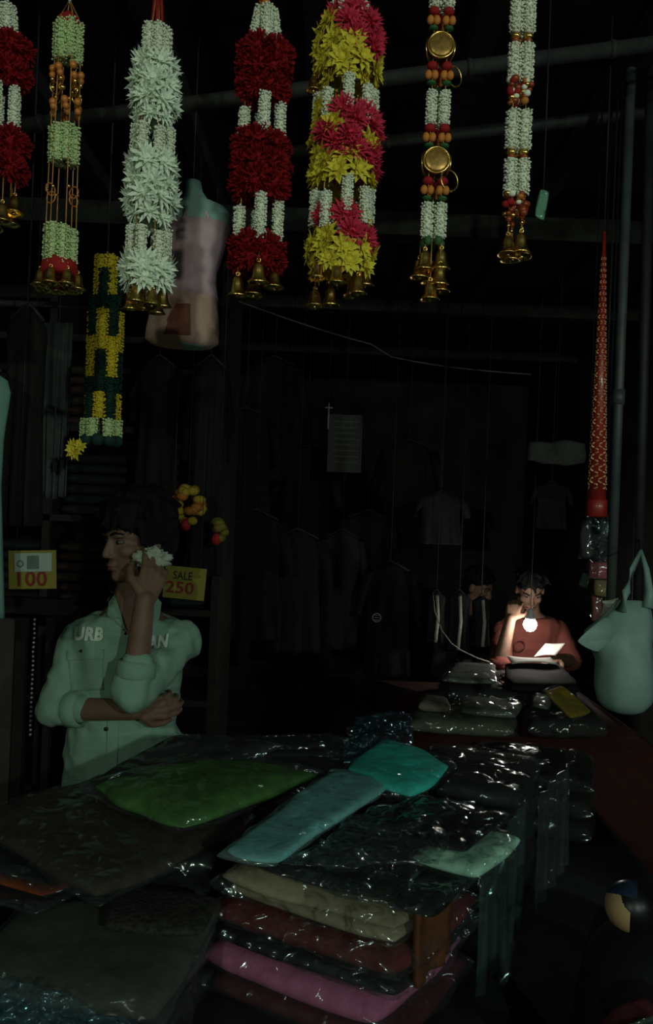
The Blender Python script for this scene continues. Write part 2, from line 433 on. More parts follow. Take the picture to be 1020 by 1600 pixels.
# white flower garland
g = Garland('white flower garland with spiky blossoms, hanging before the pink camisole torso', 247, D)
g.hang(2, 1.2)
for x, y in around(5, 13, .2): g.cord([(0, 0, -30), (x * .7, y * .7, 40), (x * 1.6, y * 1.6, 100), (x * 2, y * 2, 450)], 1.0, GOLDCORD)
for x, y in around(4, 8, .1): g.cord([(x * .5, y * .5, -10), (x, y, 42)], 2.8, REDB, 'red_cord')
for x, y in around(5, 14, .1): g.jas(x, y, 44 + rnd(-2, 2), 88, 11, JASW)
for z, n, R, r, ph in ((104, 6, 24, 23, 0), (132, 7, 26, 23, .4), (160, 7, 26, 24, .1), (182, 6, 20, 18, .5)): g.ringfl('w', z, n, R, r, ph)
for i, (x, y) in enumerate(around(6, 26, .1)): g.jas(x, y, 197 + (i % 3) * 5, 246 + (i % 2) * 8, 9.5)
for z, n, R, r, ph in ((262, 7, 28, 23, .2), (290, 7, 28, 23, .5), (315, 7, 29, 24, .1), (338, 6, 22, 18, .6)): g.ringfl('w', z, n, R, r, ph)
for i, (x, y) in enumerate(around(6, 27, .3)): g.jas(x, y, 355 + (i % 3) * 6, 408 + (i % 2) * 8, 9.5)
for z, n, R, r, ph in ((422, 7, 29, 24, .2), (440, 6, 27, 22, .55)): g.ringfl('w', z, n, R, r, ph)
for i, (x, y) in enumerate(around(6, 25, .05)): g.bell(x, y, 452 + (i % 2) * 6, 26, 440)
# red pom garland
g = Garland('dark red pompom garland with white jasmine strings and an orange top knot', 417, D)
g.hang(2)
for i in range(7): g.fl('y', 0, 0, 0, 1) if False else g.bead(rnd(-10, 10), rnd(-8, 8), rnd(-6, 12), 7, ORANGE, 'knot_petal', .8)
for x, y in around(4, 20, .12): g.jas(x * .45, y * .45, 12, 80, 10, JASW, (-.16 * x / 20, .16 * y / 20))
for z in (86, 112, 140):
    for x, y in around(6, 25 if z != 140 else 20, .2 + z): g.fl('p', x, y, z, 24)
for i, (x, y) in enumerate(around(4, 28, .12)): g.cord([(x, y, 140), (x, y, 440)], 1.0, GOLDCORD); g.jas(x, y, 158 + (i % 3) * 7, 222 + (i % 2) * 5, 10)
for z in (232, 262, 292):
    for x, y in around(7, 27, .2 + z): g.fl('p', x, y, z, 25)
for i, (x, y) in enumerate(around(4, 30, .12)): g.jas(x, y, 312 + (i % 3) * 7, 376 + (i % 2) * 6, 10)
for z in (388, 408):
    for x, y in around(6, 25, .1 + z): g.fl('p', x, y, z, 22)
for i, (x, y) in enumerate(around(4, 28, .14)): g.bell(x, y - 6, 420 + (i % 3) * 8, 30, 400)
# yellow and magenta garland
g = Garland('full garland of yellow daisies and magenta blossoms with gold bells', 547, D)
g.hang(0)
for x, y in around(6, 24, .1): g.jas(x * .3, y * .3, -30, 40, 11, JASW, (-.32 * x / 24, .32 * y / 24))
def mixed(tiers):
    for z, n, R, r, ph, lo, hi in tiers:            # magenta between lo and hi (sideways), yellow elsewhere
        for i in range(n):
            a = 2 * PI * (i + ph) / n; x = R * math.cos(a); k = 'r' if lo <= x <= hi else 'y'
            g.fl(k, x + rnd(-3, 3), R * math.sin(a), z + rnd(-6, 6), r * (1.12 if k == 'r' else 1.0))
mixed([(34, 6, 26, 23, .75, -60, 60), (52, 7, 40, 21, .2, -12, 60), (72, 8, 42, 21, .3, -14, 60), (92, 8, 44, 22, .1, 8, 42), (112, 9, 45, 21, .4, 99, 0), (130, 7, 36, 18, .2, 99, 0)])
for i, (x, y) in enumerate(around(8, 43, .08)): g.cord([(x, y, 120), (x, y, 440)], 1, GOLDCORD); g.jas(x, y, 138 + (i % 3) * 9, 190 + (i % 2) * 10, 10)
mixed([(186, 7, 42, 21, .1, -8, 42), (206, 8, 44, 21, .42, 12, 60), (228, 8, 45, 22, .2, -28, 10), (246, 8, 43, 24, .55, -20, 60), (262, 8, 44, 21, .1, 20, 44), (280, 9, 45, 20, .5, 99, 0)])
for i, (x, y) in enumerate(around(8, 43, .2)): g.jas(x, y, 290 + (i % 3) * 12, 345 + (i % 3) * 12, 10)
mixed([(352, 6, 36, 23, .6, -30, 20), (380, 8, 44, 22, .35, 10, 60), (398, 8, 45, 22, .1, 99, 0), (416, 8, 42, 19, .4, 99, 0)])
for i, (x, y) in enumerate(around(7, 40, .12)): g.bell(x, y, 415 + (i % 4) * 12, 28, 400)
g.bell(-52, -10, 128, 22, 110)
ODIM = mat('dim_orange_petal', (.50, .17, .03), .7, .3, 0, .3, 60)
# bead and coin garland
g = Garland('slim jasmine garland with red and orange beads, gold hoops and a bell tassel', 690, D)
g.hang(0)
for i, (x, y) in enumerate(around(3, 12, .75)):
    g.cord([(x, y, -20), (x, y, 400)], 1, GOLDCORD)
    for z0, z1 in ((-20, 15), (145, 197), (320, 374)): g.jas(x, y, z0, z1, 10.5)
    for z in (22, 107, 204, 286):
        g.bead(x * 1.1, y * 1.1, z, 9, REDB, 'red_petal', .7)
        for a in (-.5, .5):
            g.bead(x * 1.15 + 5 * a * 2, y * 1.15, z + 14, 6, ODIM, 'orange_bead', 1.25)
        g.bead(x * 1.15, y * 1.15, z + 27, 8, GREEN, 'leaf', .45)
for i in range(3):
    an = 2 * PI * (i + .25) / 3
    for zz in (78, 256): 
        g.ring(14 * math.cos(an), 14 * math.sin(an), zz, 20, 2.0, GOLD, an + PI / 2)
        me = MB().ell((0, 0, 0), (19 * g.s, 19 * g.s, 2 * g.s), Matrix.Rotation(PI / 2, 3, 'X'), 16, 6).mesh('coin', mat('coin_gold', (.36, .2, .05), .35, .5, .6, .35, 120)); put('coin', me, g.o, g.P(15 * math.cos(an), 15 * math.sin(an), zz), rotz(an + PI / 2))
g.ring(22, -6, 284, 16, 1.6, GOLD, .5); g.ring(24, 4, 116, 16, 1.6, GOLD, .6)
for x, y in around(5, 14, .2): g.bead(x, y, 380, 6.5, GREEN, 'leaf', 1.2)
for i, (x, y, z) in enumerate([(-12, -10, 396), (14, -6, 392), (-18, 6, 404), (12, -12, 418), (16, 8, 424), (-2, -8, 442), (0, 10, 410)]): g.bell(x, y, z, 29, 375)
# two-strand jasmine garland
g = Garland('slim double jasmine garland with gold bands and bronze blossoms, last on the right', 817, D)
g.hang(0)
for x, y in ((-10, -3), (10, -3), (0, 12)):
    g.cord([(x, y, -20), (x, y, 372)], 1, GOLDCORD)
    for z0, z1 in ((-20, 52), (70, 127), (174, 234), (250, 304)): g.jas(x, y, z0, z1, 11)
    for z in (60, 241):
        g.bead(x, y, z, 9, GOLD, 'gold_band', .55); g.bead(x, y, z + 6, 7, BRONZE, 'bead', .5)
    for z in (134, 146, 158, 308, 322, 334):
        for k in range(6):
            a = rnd(0, 6); m = random.choice([BRONZE, BRONZE, BRONZE, REDB, ODIM, GOLD, JASW])
            g.bead(x + 6 * math.cos(a), y + 6 * math.sin(a) - 3, z + rnd(-6, 6), rnd(4, 7), m, 'petal_bead', .8)
for x, y, z in ((-11, -8, 372), (10, -6, 366), (-2, 10, 374), (14, 8, 370)):
    g.bell(x, y, z, 30, 340); g.bead(x, y, z - 16, 3.5, GOLD); g.bead(x, y, z - 26, 5, BRONZE)
# yellow and green garland deeper inside
PYEL = mat('marigold_yellow', (0.66, 0.50, 0.03), 0.8, 0.2, 0, 0.2, 40)
PGRN = mat('dark_green_string', (0.010, 0.036, 0.026), 0.8, 0.2, 0, 0.25, 40)
g = Garland('yellow and dark green thick-string garland deeper in, behind the white one', 169, 2.2, y0=380)
g.hang(396, 1.5, WIRE)
COLS = [(-16, -6, 0), (0, -14, 1), (14, -8, 0), (18, 8, 1), (-4, 14, 0), (-20, 8, 1)]
for ci, (x, y, ph) in enumerate(COLS):
    g.cord([(0, 0, 392), (x * .7, y * .7, 440), (x, y, 660)], 1.2, GOLDCORD)
    z = 400 + ph * 22; k = ph
    for L in (62, 62, 62, 62):
        z1 = min(z + L, 655)
        sp = .55 + .45 * min(1, (z - 395) / 80)
        if z1 - z > 10: g.jas(x * sp, y * sp, z, z1, 10.5, PYEL if k % 2 == 0 else PGRN)
        z = z1 + 2; k += 1
for x, y in around(6, 24, .2): g.jas(x, y, 656, 684, 9, JASG)
g.fl('y', -36, -14, 704, 15, (-.7, -1, 0)); g.fl('y', -24, -22, 698, 11, (-.3, -1, 0))
for x, y in around(8, 24, .1): g.bead(x, y, 689, 11, PGRN, 'leaf', .9)
# small orange blossom hangings by the green-shirted person's head
def bunch(px, py, d, n, R, label, m1, m2):
    s = d / F
    o = thing('flower_bunch', label, 'flowers', at(px, py, d), 'small flower bunches hanging by the standing person')
    MB().tube([V((0, 0, 2.81 - o.location.z)) + o.location, o.location], 0.0015, 5).build('hanging_cord', WIRE, o)
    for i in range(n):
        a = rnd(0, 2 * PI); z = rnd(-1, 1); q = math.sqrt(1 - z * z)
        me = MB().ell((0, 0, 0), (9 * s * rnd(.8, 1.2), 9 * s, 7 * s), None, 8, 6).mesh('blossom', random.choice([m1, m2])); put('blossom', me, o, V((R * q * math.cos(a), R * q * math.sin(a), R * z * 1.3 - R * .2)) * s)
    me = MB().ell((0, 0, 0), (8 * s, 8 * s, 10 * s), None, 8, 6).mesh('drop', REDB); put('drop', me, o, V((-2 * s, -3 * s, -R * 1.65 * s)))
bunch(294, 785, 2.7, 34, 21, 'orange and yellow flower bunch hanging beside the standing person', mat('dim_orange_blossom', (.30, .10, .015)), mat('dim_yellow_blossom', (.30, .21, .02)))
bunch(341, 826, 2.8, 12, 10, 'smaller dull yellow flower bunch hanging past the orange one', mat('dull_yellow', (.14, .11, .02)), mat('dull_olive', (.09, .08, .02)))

# ------------------------------------------------------------------ hanging mannequin torso with camisole
SKINP = mat('pale_teal_form', (0.26, 0.42, 0.36), 0.55, 0.4, 0, 0.06, 10)
CAMI = mat('pink_camisole', (0.62, 0.42, 0.45), 0.85, 0.2, 0, 0.08, 25, 0.2, 60)
BRIEF = mat('peach_lower', (0.50, 0.31, 0.24), 0.85, 0.2, 0, 0.1, 25)
PRINT = mat('rust_print', (0.26, 0.09, 0.06), 0.85, 0.2, 0, 0.15, 20)
td = 2.15; ts = td / F
to = thing('torso_form', 'hanging half-body form wearing a pink camisole behind the white garland', 'mannequin', at(300, 420, td))
ax = Matrix.Rotation(.0, 3, 'Y')
def tp(px, py, dy=0.0): return at(px, py, td + dy)
secs = [  # px centre, py, half width px, half depth px
    (302, 284, 12, 12), (303, 300, 14, 14), (306, 312, 20, 17), (310, 322, 42, 24), (313, 335, 48, 29), (311, 352, 46, 33), (308, 375, 42, 36), (304, 400, 39, 34), (299, 425, 36, 31), (295, 445, 40, 32),
    (291, 465, 46, 35), (288, 490, 51, 37), (286, 515, 55, 38), (284, 533, 55, 37), (285, 541, 44, 29)]
def torso_surf(i0, i1, grow, name, m, par, topfn=None):
    mb = MB(); out = []
    for (px, py, hw, hd) in secs[i0:i1]:
        out.append((tp(px, py), V(((hw + grow) * ts, 0, -0.02 * hw * ts)), V((0, (hd + grow) * ts, 0))))
    mb.rings(out, 28)
    return mb
torso_surf(0, len(secs), 0, 0, 0, 0).build('form', SKINP, to)
cm = torso_surf(5, 11, 3.6, 0, 0, 0); cm.build('camisole', CAMI, to)
torso_surf(9, 15, 2.2, 0, 0, 0).build('lower_garment', BRIEF, to)
# neckline gusset and straps of the camisole
for sx, a, b in ((1, (338, 356), (322, 318)), (-1, (276, 352), (290, 316))):
    mb = MB()
    mb.tube([tp(a[0] - 14 * sx, 356, -.052), tp((a[0] + b[0]) / 2 - 5 * sx, 338, -.052), tp(b[0] - 6 * sx, 320, -.034), tp(b[0] - 5 * sx, 312, -.012), tp(b[0] - 5 * sx, 318, .03)], 0.0045, 6)
    mb.build('strap', CAMI, to)
# printed rust panel on the lower garment (follows the surface)
mb = MB(); vs = []; fs = []
for j in range(7):
    py = 474 + j * 8
    for i in range(7):
        u = -1 + i / 3.0
        px = 285 + u * (11 + 2.2 * j) - j * 2.2
        q = (px - 287) / 55.0
        dy = -(36 + j * .4 + 3.6) * ts * math.sqrt(max(0, 1 - min(1, q * q))) - .003
        vs.append(tp(px, py, dy))
for j in range(6):
    for i in range(6): fs.append([j * 7 + i, j * 7 + i + 1, (j + 1) * 7 + i + 1, (j + 1) * 7 + i])
mb.add(vs, fs); mb.build('printed_panel', PRINT, to)
MB().tube([V((0, 0, 2.83 - to.location.z)) + V((tp(302, 290).x, tp(302, 290).y, to.location.z)), tp(302, 288)], .002, 6).build('hanging_cord', WIRE, to)

# ------------------------------------------------------------------ wrapped garment packs
def pillow(mb, P, th, N=20, ext=1.0, zoff=0.0, wr=0.0, seed=0, mi=0, e=8, taper=0.06, ridged=False, fs=9.0):
    """closed cushion over the top quad P (corner order around), thickness th below it"""
    a, b, c, d = P
    top, bot = [], []
    for j in range(N + 1):
        for i in range(N + 1):
            # denser near the rim
            u0 = math.sin((i / N - .5) * PI * .999); v0 = math.sin((j / N - .5) * PI * .999)
            u = u0 * (1 - taper * v0 * v0) * ext; v = v0 * (1 - taper * u0 * u0) * ext
            s, t = (u + 1) / 2, (v + 1) / 2
            p = a.lerp(b, s).lerp(d.lerp(c, s), t)
            pr = (max(0, 1 - abs(u0) ** e) * max(0, 1 - abs(v0) ** e)) ** .42
            q = V((p.x * fs + seed * 7.3, p.y * fs + seed * 3.1, seed * 1.7))
            if ridged:
                n1 = abs(noise.noise(q)) * -1.6 + .45 + abs(noise.noise(q * 2.3)) * -.8 + .2
            else:
                n1 = noise.noise(q) + .5 * noise.noise(q * 2.1)
            side = V(((noise.noise(q * .9 + V((9, 0, 0)))), noise.noise(q * .9 + V((0, 9, 0))), 0)) * (wr * 1.2 + .006)
            top.append(p + side + V((0, 0, zoff - th * .5 + th * .5 * pr + n1 * wr * (.3 + pr))))
            bot.append(p + side + V((0, 0, zoff - th * .5 - th * .5 * pr * .92)))
    vs = list(top); idx = {}; fs_ = []
    W = N + 1
    for j in range(W):
        for i in range(W):
            k = j * W + i
            if i in (0, N) or j in (0, N): idx[k] = k
            else: idx[k] = len(vs); vs.append(bot[k])
    for j in range(N):
        for i in range(N):
            q = [j * W + i, j * W + i + 1, (j + 1) * W + i + 1, (j + 1) * W + i]
            fs_.append(q); fs_.append([idx[x] for x in q][::-1])
    mb.add(vs, fs_, mi)
PK = [0]
def pack(label, m, P, th=.045, layers=1, wrap=WRAP, wr=.004, wwr=.006, name='wrapped_garment', cat='garment pack', group=None, jit=.012, N=18, e=8, ww=1.05):
    PK[0] += 1; sd = PK[0]
    c = (P[0] + P[1] + P[2] + P[3]) / 4 - V((0, 0, th))
    o = thing(name, label, cat, c, group)
    mb = MB(); lt = th / layers
    for k in range(layers):
        sh = V((rnd(-jit, jit), rnd(-jit, jit), 0)) if k else V((0, 0, 0))
        pillow(mb, [p + sh for p in P], lt * 1.04, N, 1.0 - .02 * k, -k * lt, wr if k == 0 else wr * .5, sd + k * .37, 0, e)
    mb.build('folded_garment', m, o)
    if wrap:
        mb = MB(); pillow(mb, P, th * 1.08 + .004, N + 8, ww, th * .04 + .002, wwr, sd + .5, 0, 6, .03, True, 14.0)
        mb.build('plastic_sleeve', wrap, o)
    return o
def quad(z, *pp): return [atz(px, py, z) if len(p_) == 2 else atz(px, py, p_[2]) for p_ in pp for (px, py) in [p_[:2]]]
def rect(c, u, v, lu, lv, z):   # corner c, edge directions u, v
    c = V((c[0], c[1], z)); u = V((u[0], u[1], 0)).normalized(); v = V((v[0], v[1], 0)).normalized()
    return [c, c + u * lu, c + u * lu + v * lv, c + v * lv]
fab = lambda n, c, var=.2, r=.85: mat(n, c, r, .25, 0, var, 30, .25, 90)
BLK = fab('black_cloth', (.006, .006, .0065)); BLK2 = fab('charcoal_cloth', (.012, .0115, .011)); DOL = fab('dark_olive_cloth', (.040, .042, .028), .3)
BRN = fab('dark_brown_cloth', (.036, .025, .018), .35); BEI = fab('beige_cloth', (.24, .205, .13)); DRED = fab('dark_red_cloth', (.095, .012, .012), .3)
PINK = fab('pink_cloth', (.36, .10, .20)); MAR = fab('maroon_cloth', (.05, .006, .012)); GRN = fab('green_cloth', (.05, .14, .026), .3)
TEAL = fab('teal_cloth', (.04, .52, .44)); BLUE = fab('blue_grey_cloth', (.15, .40, .41)); MINT = fab('mint_cloth', (.36, .60, .47))
RUST = fab('rust_cloth', (.085, .028, .010)); NAVY = fab('navy_cloth', (.014, .018, .028)); OLI = fab('olive_grey_cloth', (.10, .105, .075))
YEL = fab('yellow_cloth', (.33, .23, .02)); GRY = fab('grey_cloth', (.12, .13, .115)); ORA = fab('orange_cloth', (.15, .032, .010))

# the tables that carry the piles
TW = mat('dark_table_wood', (.014, .011, .009), .7, .3, 0, .3, 12)
def table(name, label, x0, x1, y0, y1, z, cloth, drop):
    o = thing(name, label, 'table', V(((x0 + x1) / 2, (y0 + y1) / 2, 0)))
    MB().box(((x0 + x1) / 2, (y0 + y1) / 2, z - .02), (x1 - x0, y1 - y0, .035)).build('table_top', TW, o)
    for x in (x0 + .05, x1 - .05):
        for y in (y0 + .05, y1 - .05): MB().box((x, y, (z - .04) / 2), (.05, .05, z - .04)).build('leg', TW, o)
    # cloth skirt hanging in folds
    mb = MB(); path = []
    for (xa, ya, xb, yb) in ((x0, y0, x1, y0), (x1, y0, x1, y1), (x1, y1, x0, y1), (x0, y1, x0, y0)):
        n = 40
        for i in range(n): path.append((xa + (xb - xa) * i / n, ya + (yb - ya) * i / n))
    cx, cy = (x0 + x1) / 2, (y0 + y1) / 2; vs = []; fs = []; n = len(path); rows = 6
    for j in range(rows):
        zz = z - drop * j / (rows - 1)
        for i, (x, y) in enumerate(path):
            k = 1.012 + .018 * (j / (rows - 1)) * (1 + math.sin(i * .9 + .6 * math.sin(i * .31)))
            vs.append(V((cx + (x - cx) * k, cy + (y - cy) * k, zz)))
    for j in range(rows - 1):
        for i in range(n): fs.append([j * n + i, j * n + (i + 1) % n, (j + 1) * n + (i + 1) % n, (j + 1) * n + i])
    fs.append(list(range(n)))
    mb.add(vs, fs); mb.build('table_cloth_skirt', cloth, o)
    return o
table('display_table', 'dark cloth-covered table under the front piles of wrapped clothes', -1.25, .38, .82, 2.16, .60, fab('skirt_cloth', (.012, .012, .012)), .55)
table('display_table', 'dark red cloth-covered table under the farther pile near the lit bulb', .26, 1.20, 2.76, 3.80, .76, fab('red_skirt_cloth', (.035, .008, .007)), .70)
table('display_table', 'low dark table carrying the black bundles between the two piles', .43, .92, 1.80, 2.66, .60, fab('skirt_cloth2', (.010, .010, .011)), .55)

DRAPES = []
# stack A with its front corner towards the viewer
C0 = (.150, 1.380); U = (-.87, .49); Vv = (.57, .82)
def A(label, m, z, th, du=0, dv=0, lu=.40, lv=.34, **k): 
    u = V(U).normalized(); v = V(Vv).normalized(); c = V(C0) + u * du + v * dv
    return pack(label, m, rect(c, U, Vv, lu, lv, z), th, **k)
A('maroon garment pack at the foot of the beige-topped stack', MAR, .652, .05, .0, -.02, .40, .36)
A('pink garment pack low in the stack under the beige one', PINK, .704, .05, .01, -.03, .40, .36, layers=1)
A('black glossy garment pack just above the pink one', BLK, .740, .036, -.01, -.01, .42, .36, wrap=WRAPG)
A('dark red garment pack right under the beige one', DRED, .785, .045, -.01, -.015, .42, .36, wrap=WRAPG)
A('beige folded garment in clear plastic at the front of the stack', BEI, .846, .060, .0, -.004, .39, .33, layers=2, wr=.008, wrap=WRAPG)
A('black wrapped garment lying over the beige one, under the pale blue one', BLK2, .872, .024, .035, .022, .355, .33, wrap=WRAPG, wwr=.010, wr=.007)
A('dark garment under the mint one at the corner of the stack', BLK, .870, .022, -.045, .03, .08, .30, wrap=WRAPG, wwr=.008)
A('mint green garment pack peeking out at the corner of the stack', MINT, .900, .026, -.075, .16, .14, .22, wrap=WRAPG)
A('black crinkled plastic pack lying on the mint green one', BLK, .918, .014, -.03, .195, .22, .24, wrap=WRAPG, wwr=.009)
DRAPES.append(('draped_garment', "rust-brown garment folded down over the beige stack's side", 'garment', (.178, 1.412, .850), (.262, 1.532, .850), .13, RUST, .007, 1.6, 20, 14, .012))

OLQ = quad(.785, (-70, 1518), (255, 1575), (350, 1394), (40, 1398))
def shrink(P, z, k, dx=0, dy=0):
    c = (P[0] + P[1] + P[2] + P[3]) / 4
    return [V((c.x + (p.x - c.x) * k + dx, c.y + (p.y - c.y) * k + dy, z)) for p in P]
pack('charcoal garment pack at the base of the big dark pile', BLK2, shrink(OLQ, .672, .92), .07)
pack('black garment pack second from the base of the big dark pile', BLK, shrink(OLQ, .738, .94), .062)
pack('large dark olive garment pack lying flat at the lower left', DOL, OLQ, .044, wrap=plastic('dull_plastic', milk=.02, refl=.5, rough=.3), wr=.003)
pack('black knitted garment folded across the dark olive pack', mat('black_knit', (.022, .021, .019), .9, .2, 0, .5, 90, .8, 120), quad(.812, (160, 1440), (320, 1450), (345, 1395), (185, 1378)), .022, wrap=None, wr=.005)
pack('dark teal pack in crackly plastic at the lower left corner', fab('dark_teal_cloth', (.015, .03, .032)), quad(.735, (-90, 1680), (240, 1700), (215, 1606), (-60, 1550)), .06, wrap=WRAPG, wwr=.012)
BRQ = quad(.885, (-50, 1262), (152, 1395), (392, 1268), (190, 1195))
LFQ = quad(.843, (-200, 1300), (80, 1380), (160, 1340), (-20, 1250))
pack('black wrapped pack at the left edge, lowest of the thin packs', BLK, shrink(LFQ, .808, 1.0, -.02, -.03), .017, wrap=WRAPG)
pack('orange-edged thin pack at the left edge between black packs', ORA, shrink(LFQ, .826, 1.0, -.004, -.006), .013, wrap=WRAPG)
pack('black thin pack at the left edge right under the brown one', BLK, LFQ, .014)
pack('large dark brown patterned garment pack below the green one', BRN, BRQ, .038, wr=.006, wrap=WRAP, wwr=.006)
def block(x0, x1, y0, y1, z): return [V((x0, y0, z)), V((x1, y0, z)), V((x1, y1, z)), V((x0, y1, z))]
for z, th, lab, m in ((.68, .075, 'black bottom pack of the pile under the brown one', BLK), (.76, .075, 'charcoal second pack of the pile under the brown one', BLK2), (.835, .07, 'black third pack of the pile under the brown one', BLK)):
    pack(lab, m, block(-.56 + (0 if z < .8 else .02), -.21, 1.66, 2.0, z), th, N=14)
pack('slanting dark grey pack in front of the green-shirted person, behind the green one', BLK2, quad(.9, (95, 1240, .885), (290, 1200, .925), (440, 1158, .955), (275, 1140, .965)), .022, wrap=WRAP)
pack('black glossy pack behind the green one, in the middle of the table', BLK, quad(.9, (330, 1176, .93), (545, 1176, .92), (540, 1145, .94), (330, 1150, .95)), .03, wrap=WRAPG, wwr=.010)
pack('bright green garment pack on top of the pile before the green-shirted person', GRN, quad(.942, (132, 1212), (285, 1276), (508, 1192), (330, 1172)), .052, wr=.010, wrap=WRAP, e=3)
pack('pale blue-grey folded scarf pack lying diagonally across the pile', BLUE, quad(.938, (345, 1325), (428, 1342), (622, 1214), (520, 1196)), .022, wrap=WRAPM, wr=.004, e=10)
pack('teal garment pack at the upper end of the pale blue one', TEAL, quad(.945, (540, 1194), (640, 1238), (714, 1190), (606, 1144)), .026, wrap=WRAP, wr=.006)
for z, th, lab, m in ((.68, .075, 'black bottom pack of the pile under the teal one', BLK), (.755, .07, 'charcoal second pack of the pile under the teal one', BLK2), (.83, .07, 'black third pack of the pile under the teal one', BLK), (.912, .075, 'charcoal glossy pack right under the teal one', BLK2)):
    pack(lab, m, block(-.16, .26, 1.90, 2.20, z), th, N=14, wrap=WRAPG)
# empty crumpled clear plastic
def crumple(label, P, th, m, name='crumpled_plastic', cat='plastic bag', wr=.02):
    c = (P[0] + P[1] + P[2] + P[3]) / 4
    o = MB(); pillow(o, P, th, 30, 1, 0, wr, rnd(0, 50), 0, 3, .05, True, 22.0)
    ob = o.build(name, m); return tag(ob, label, cat)
crumple('clear bluish crumpled plastic behind the teal pack', quad(.94, (525, 1185), (640, 1165), (645, 1105), (560, 1112)), .03, plastic('blue_clear_plastic', tint=(.5, .85, 1), milk=.02, refl=1.8, scale=30, rough=.12))
crumple('clear loose plastic sheet between the pale blue and mint packs', quad(.925, (430, 1345), (690, 1345), (745, 1245), (585, 1255)), .02, WRAPG, wr=.016)
crumple('crackly clear bluish plastic along the front of the dark olive pack', quad(.80, (-50, 1505, .80), (215, 1588, .80), (240, 1650, .77), (-70, 1600, .77)), .018, MATS['blue_clear_plastic'], wr=.014)
# bundle B, right of the teal pack
for z, lab, m in ((.665, 'black bundle at the bottom of the stack right of the teal pack', BLK), (.72, 'charcoal bundle, second up in the stack right of the teal pack', BLK2), (.78, 'navy bundle midway up the stack right of the teal pack', NAVY),
                  (.84, 'black bundle near the top of the stack right of the teal pack', BLK), (.885, 'charcoal wrapped bundle topping the stack right of the teal pack', BLK2)):
    pack(lab, m, [V((.30 + rnd(-.006, .006), 2.02, z)), V((.50 + rnd(-.006, .006), 1.93, z)), V((.64, 2.28, z)), V((.34, 2.38, z))], .052, wrap=WRAP, wwr=.009)
for z, lab, m in ((.67, 'black sack-like pack at the bottom near the yellow pack', BLK), (.74, 'charcoal pack second from the bottom near the yellow pack', BLK2), (.81, 'black pack on top of the low stack near the yellow pack', BLK)):
    pack(lab, m, [V((.56, 2.42, z)), V((.80, 2.30, z)), V((.90, 2.62, z)), V((.54, 2.70, z))], .064, wrap=WRAP, wwr=.01)
# loose clear plastic draped down the stack's right side
def drape(name, label, cat, P0, P1, drop, m, amp=.012, waves=7, N=40, M=14, th=0.002):
    vs, fs = [], []; P0 = V(P0); P1 = V(P1); u = (P1 - P0).normalized(); nrm = V((u.y, -u.x, 0))
    sd = rnd(0, 30)
    for side in (0, 1):
        for j in range(M + 1):
            t = j / M
            for i in range(N + 1):
                s = i / N
                ph = s * waves * 2 * PI + sd
                off = amp * (.35 + .65 * t) * (math.sin(ph + .8 * math.sin(t * 3 + s * 5)) + .5 * noise.noise(V((s * 9, t * 2, sd))))
                p = P0.lerp(P1, s) + nrm * (off + side * th) + V((0, 0, -drop * t * (1 + .04 * noise.noise(V((s * 4, 3.3, sd))))))
                vs.append(p)
    K = (M + 1) * (N + 1)
    for side in (0, 1):
        for j in range(M):
            for i in range(N):
                q = [side * K + j * (N + 1) + i, side * K + j * (N + 1) + i + 1, side * K + (j + 1) * (N + 1) + i + 1, side * K + (j + 1) * (N + 1) + i]
                fs.append(q if side == 0 else q[::-1])
    for j in range(M):
        for i in (0, N): a = j * (N + 1) + i; fs.append([a, a + N + 1, a + N + 1 + K, a + K])
    for i in range(N):
        for j in (0, M): a = j * (N + 1) + i; fs.append([a, a + 1, a + 1 + K, a + K])
    mb = MB(); mb.add(vs, fs); ob = mb.build(name, m)
    return tag(ob, label, cat) if label else ob
for a_ in DRAPES: drape(*a_)
drape('plastic_sheet', 'clear plastic sheet hanging down the dark side right of the mint pack', 'plastic sheet', (.335, 1.585, .88), (.50, 1.90, .885), .42, plastic('hanging_clear_plastic', tint=(.6, .9, .85), milk=.02, refl=1.5, scale=9), .014, 5)
drape('plastic_sheet', 'clear plastic sheet hanging from the dark bundles toward the carrier bag', 'plastic sheet', (.53, 1.92, .88), (.70, 2.22, .88), .5, WRAP, .014, 4)

# farther pile
QB = [('grey-olive wrapped pack at the front of the farther pile', OLI, [V((.31, 2.84, .83)), V((.70, 2.80, .83)), V((.78, 3.20, .83)), V((.42, 3.22, .83))], .06),
      ('charcoal pack in the farther pile, at its right end', BLK2, [V((.73, 2.80, .85)), V((1.02, 2.82, .85)), V((1.06, 3.22, .85)), V((.81, 3.20, .85))], .075),
      ('dark bottom pack at the back of the farther pile', BLK, [V((.46, 3.26, .855)), V((1.08, 3.26, .855)), V((1.14, 3.72, .855)), V((.58, 3.72, .855))], .085),
      ('pale grey-green flat pack in the middle of the farther pile', GRY, [V((.50, 2.88, .866)), V((.70, 2.84, .866)), V((.78, 3.06, .866)), V((.55, 3.10, .866))], .030),
      ('grey pack at the left rear of the farther pile', GRY, [V((.50, 3.28, .892)), V((.72, 3.28, .892)), V((.80, 3.66, .892)), V((.62, 3.66, .892))], .030),
      ('black soft pack on top of the farther pile', BLK, [V((.74, 3.14, .905)), V((1.04, 3.14, .905)), V((1.10, 3.66, .905)), V((.83, 3.66, .905))], .042),
      ('yellow garment hanging over the right corner of the farther pile', YEL, quad(.88, (848, 1076, .915), (895, 1120, .865), (925, 1108, .86), (878, 1068, .92)), .018),
      ('small pale pack tucked left of the yellow garment', GRY, quad(.885, (830, 1098, .885), (858, 1104, .885), (862, 1082, .885), (838, 1078, .885)), .018),
      ('small beige bundle at the left end of the farther pile', fab('pale_olive', (.16, .15, .11)), [V((.36, 2.92, .866)), V((.47, 2.90, .866)), V((.49, 3.06, .866)), V((.40, 3.08, .866))], .032)]
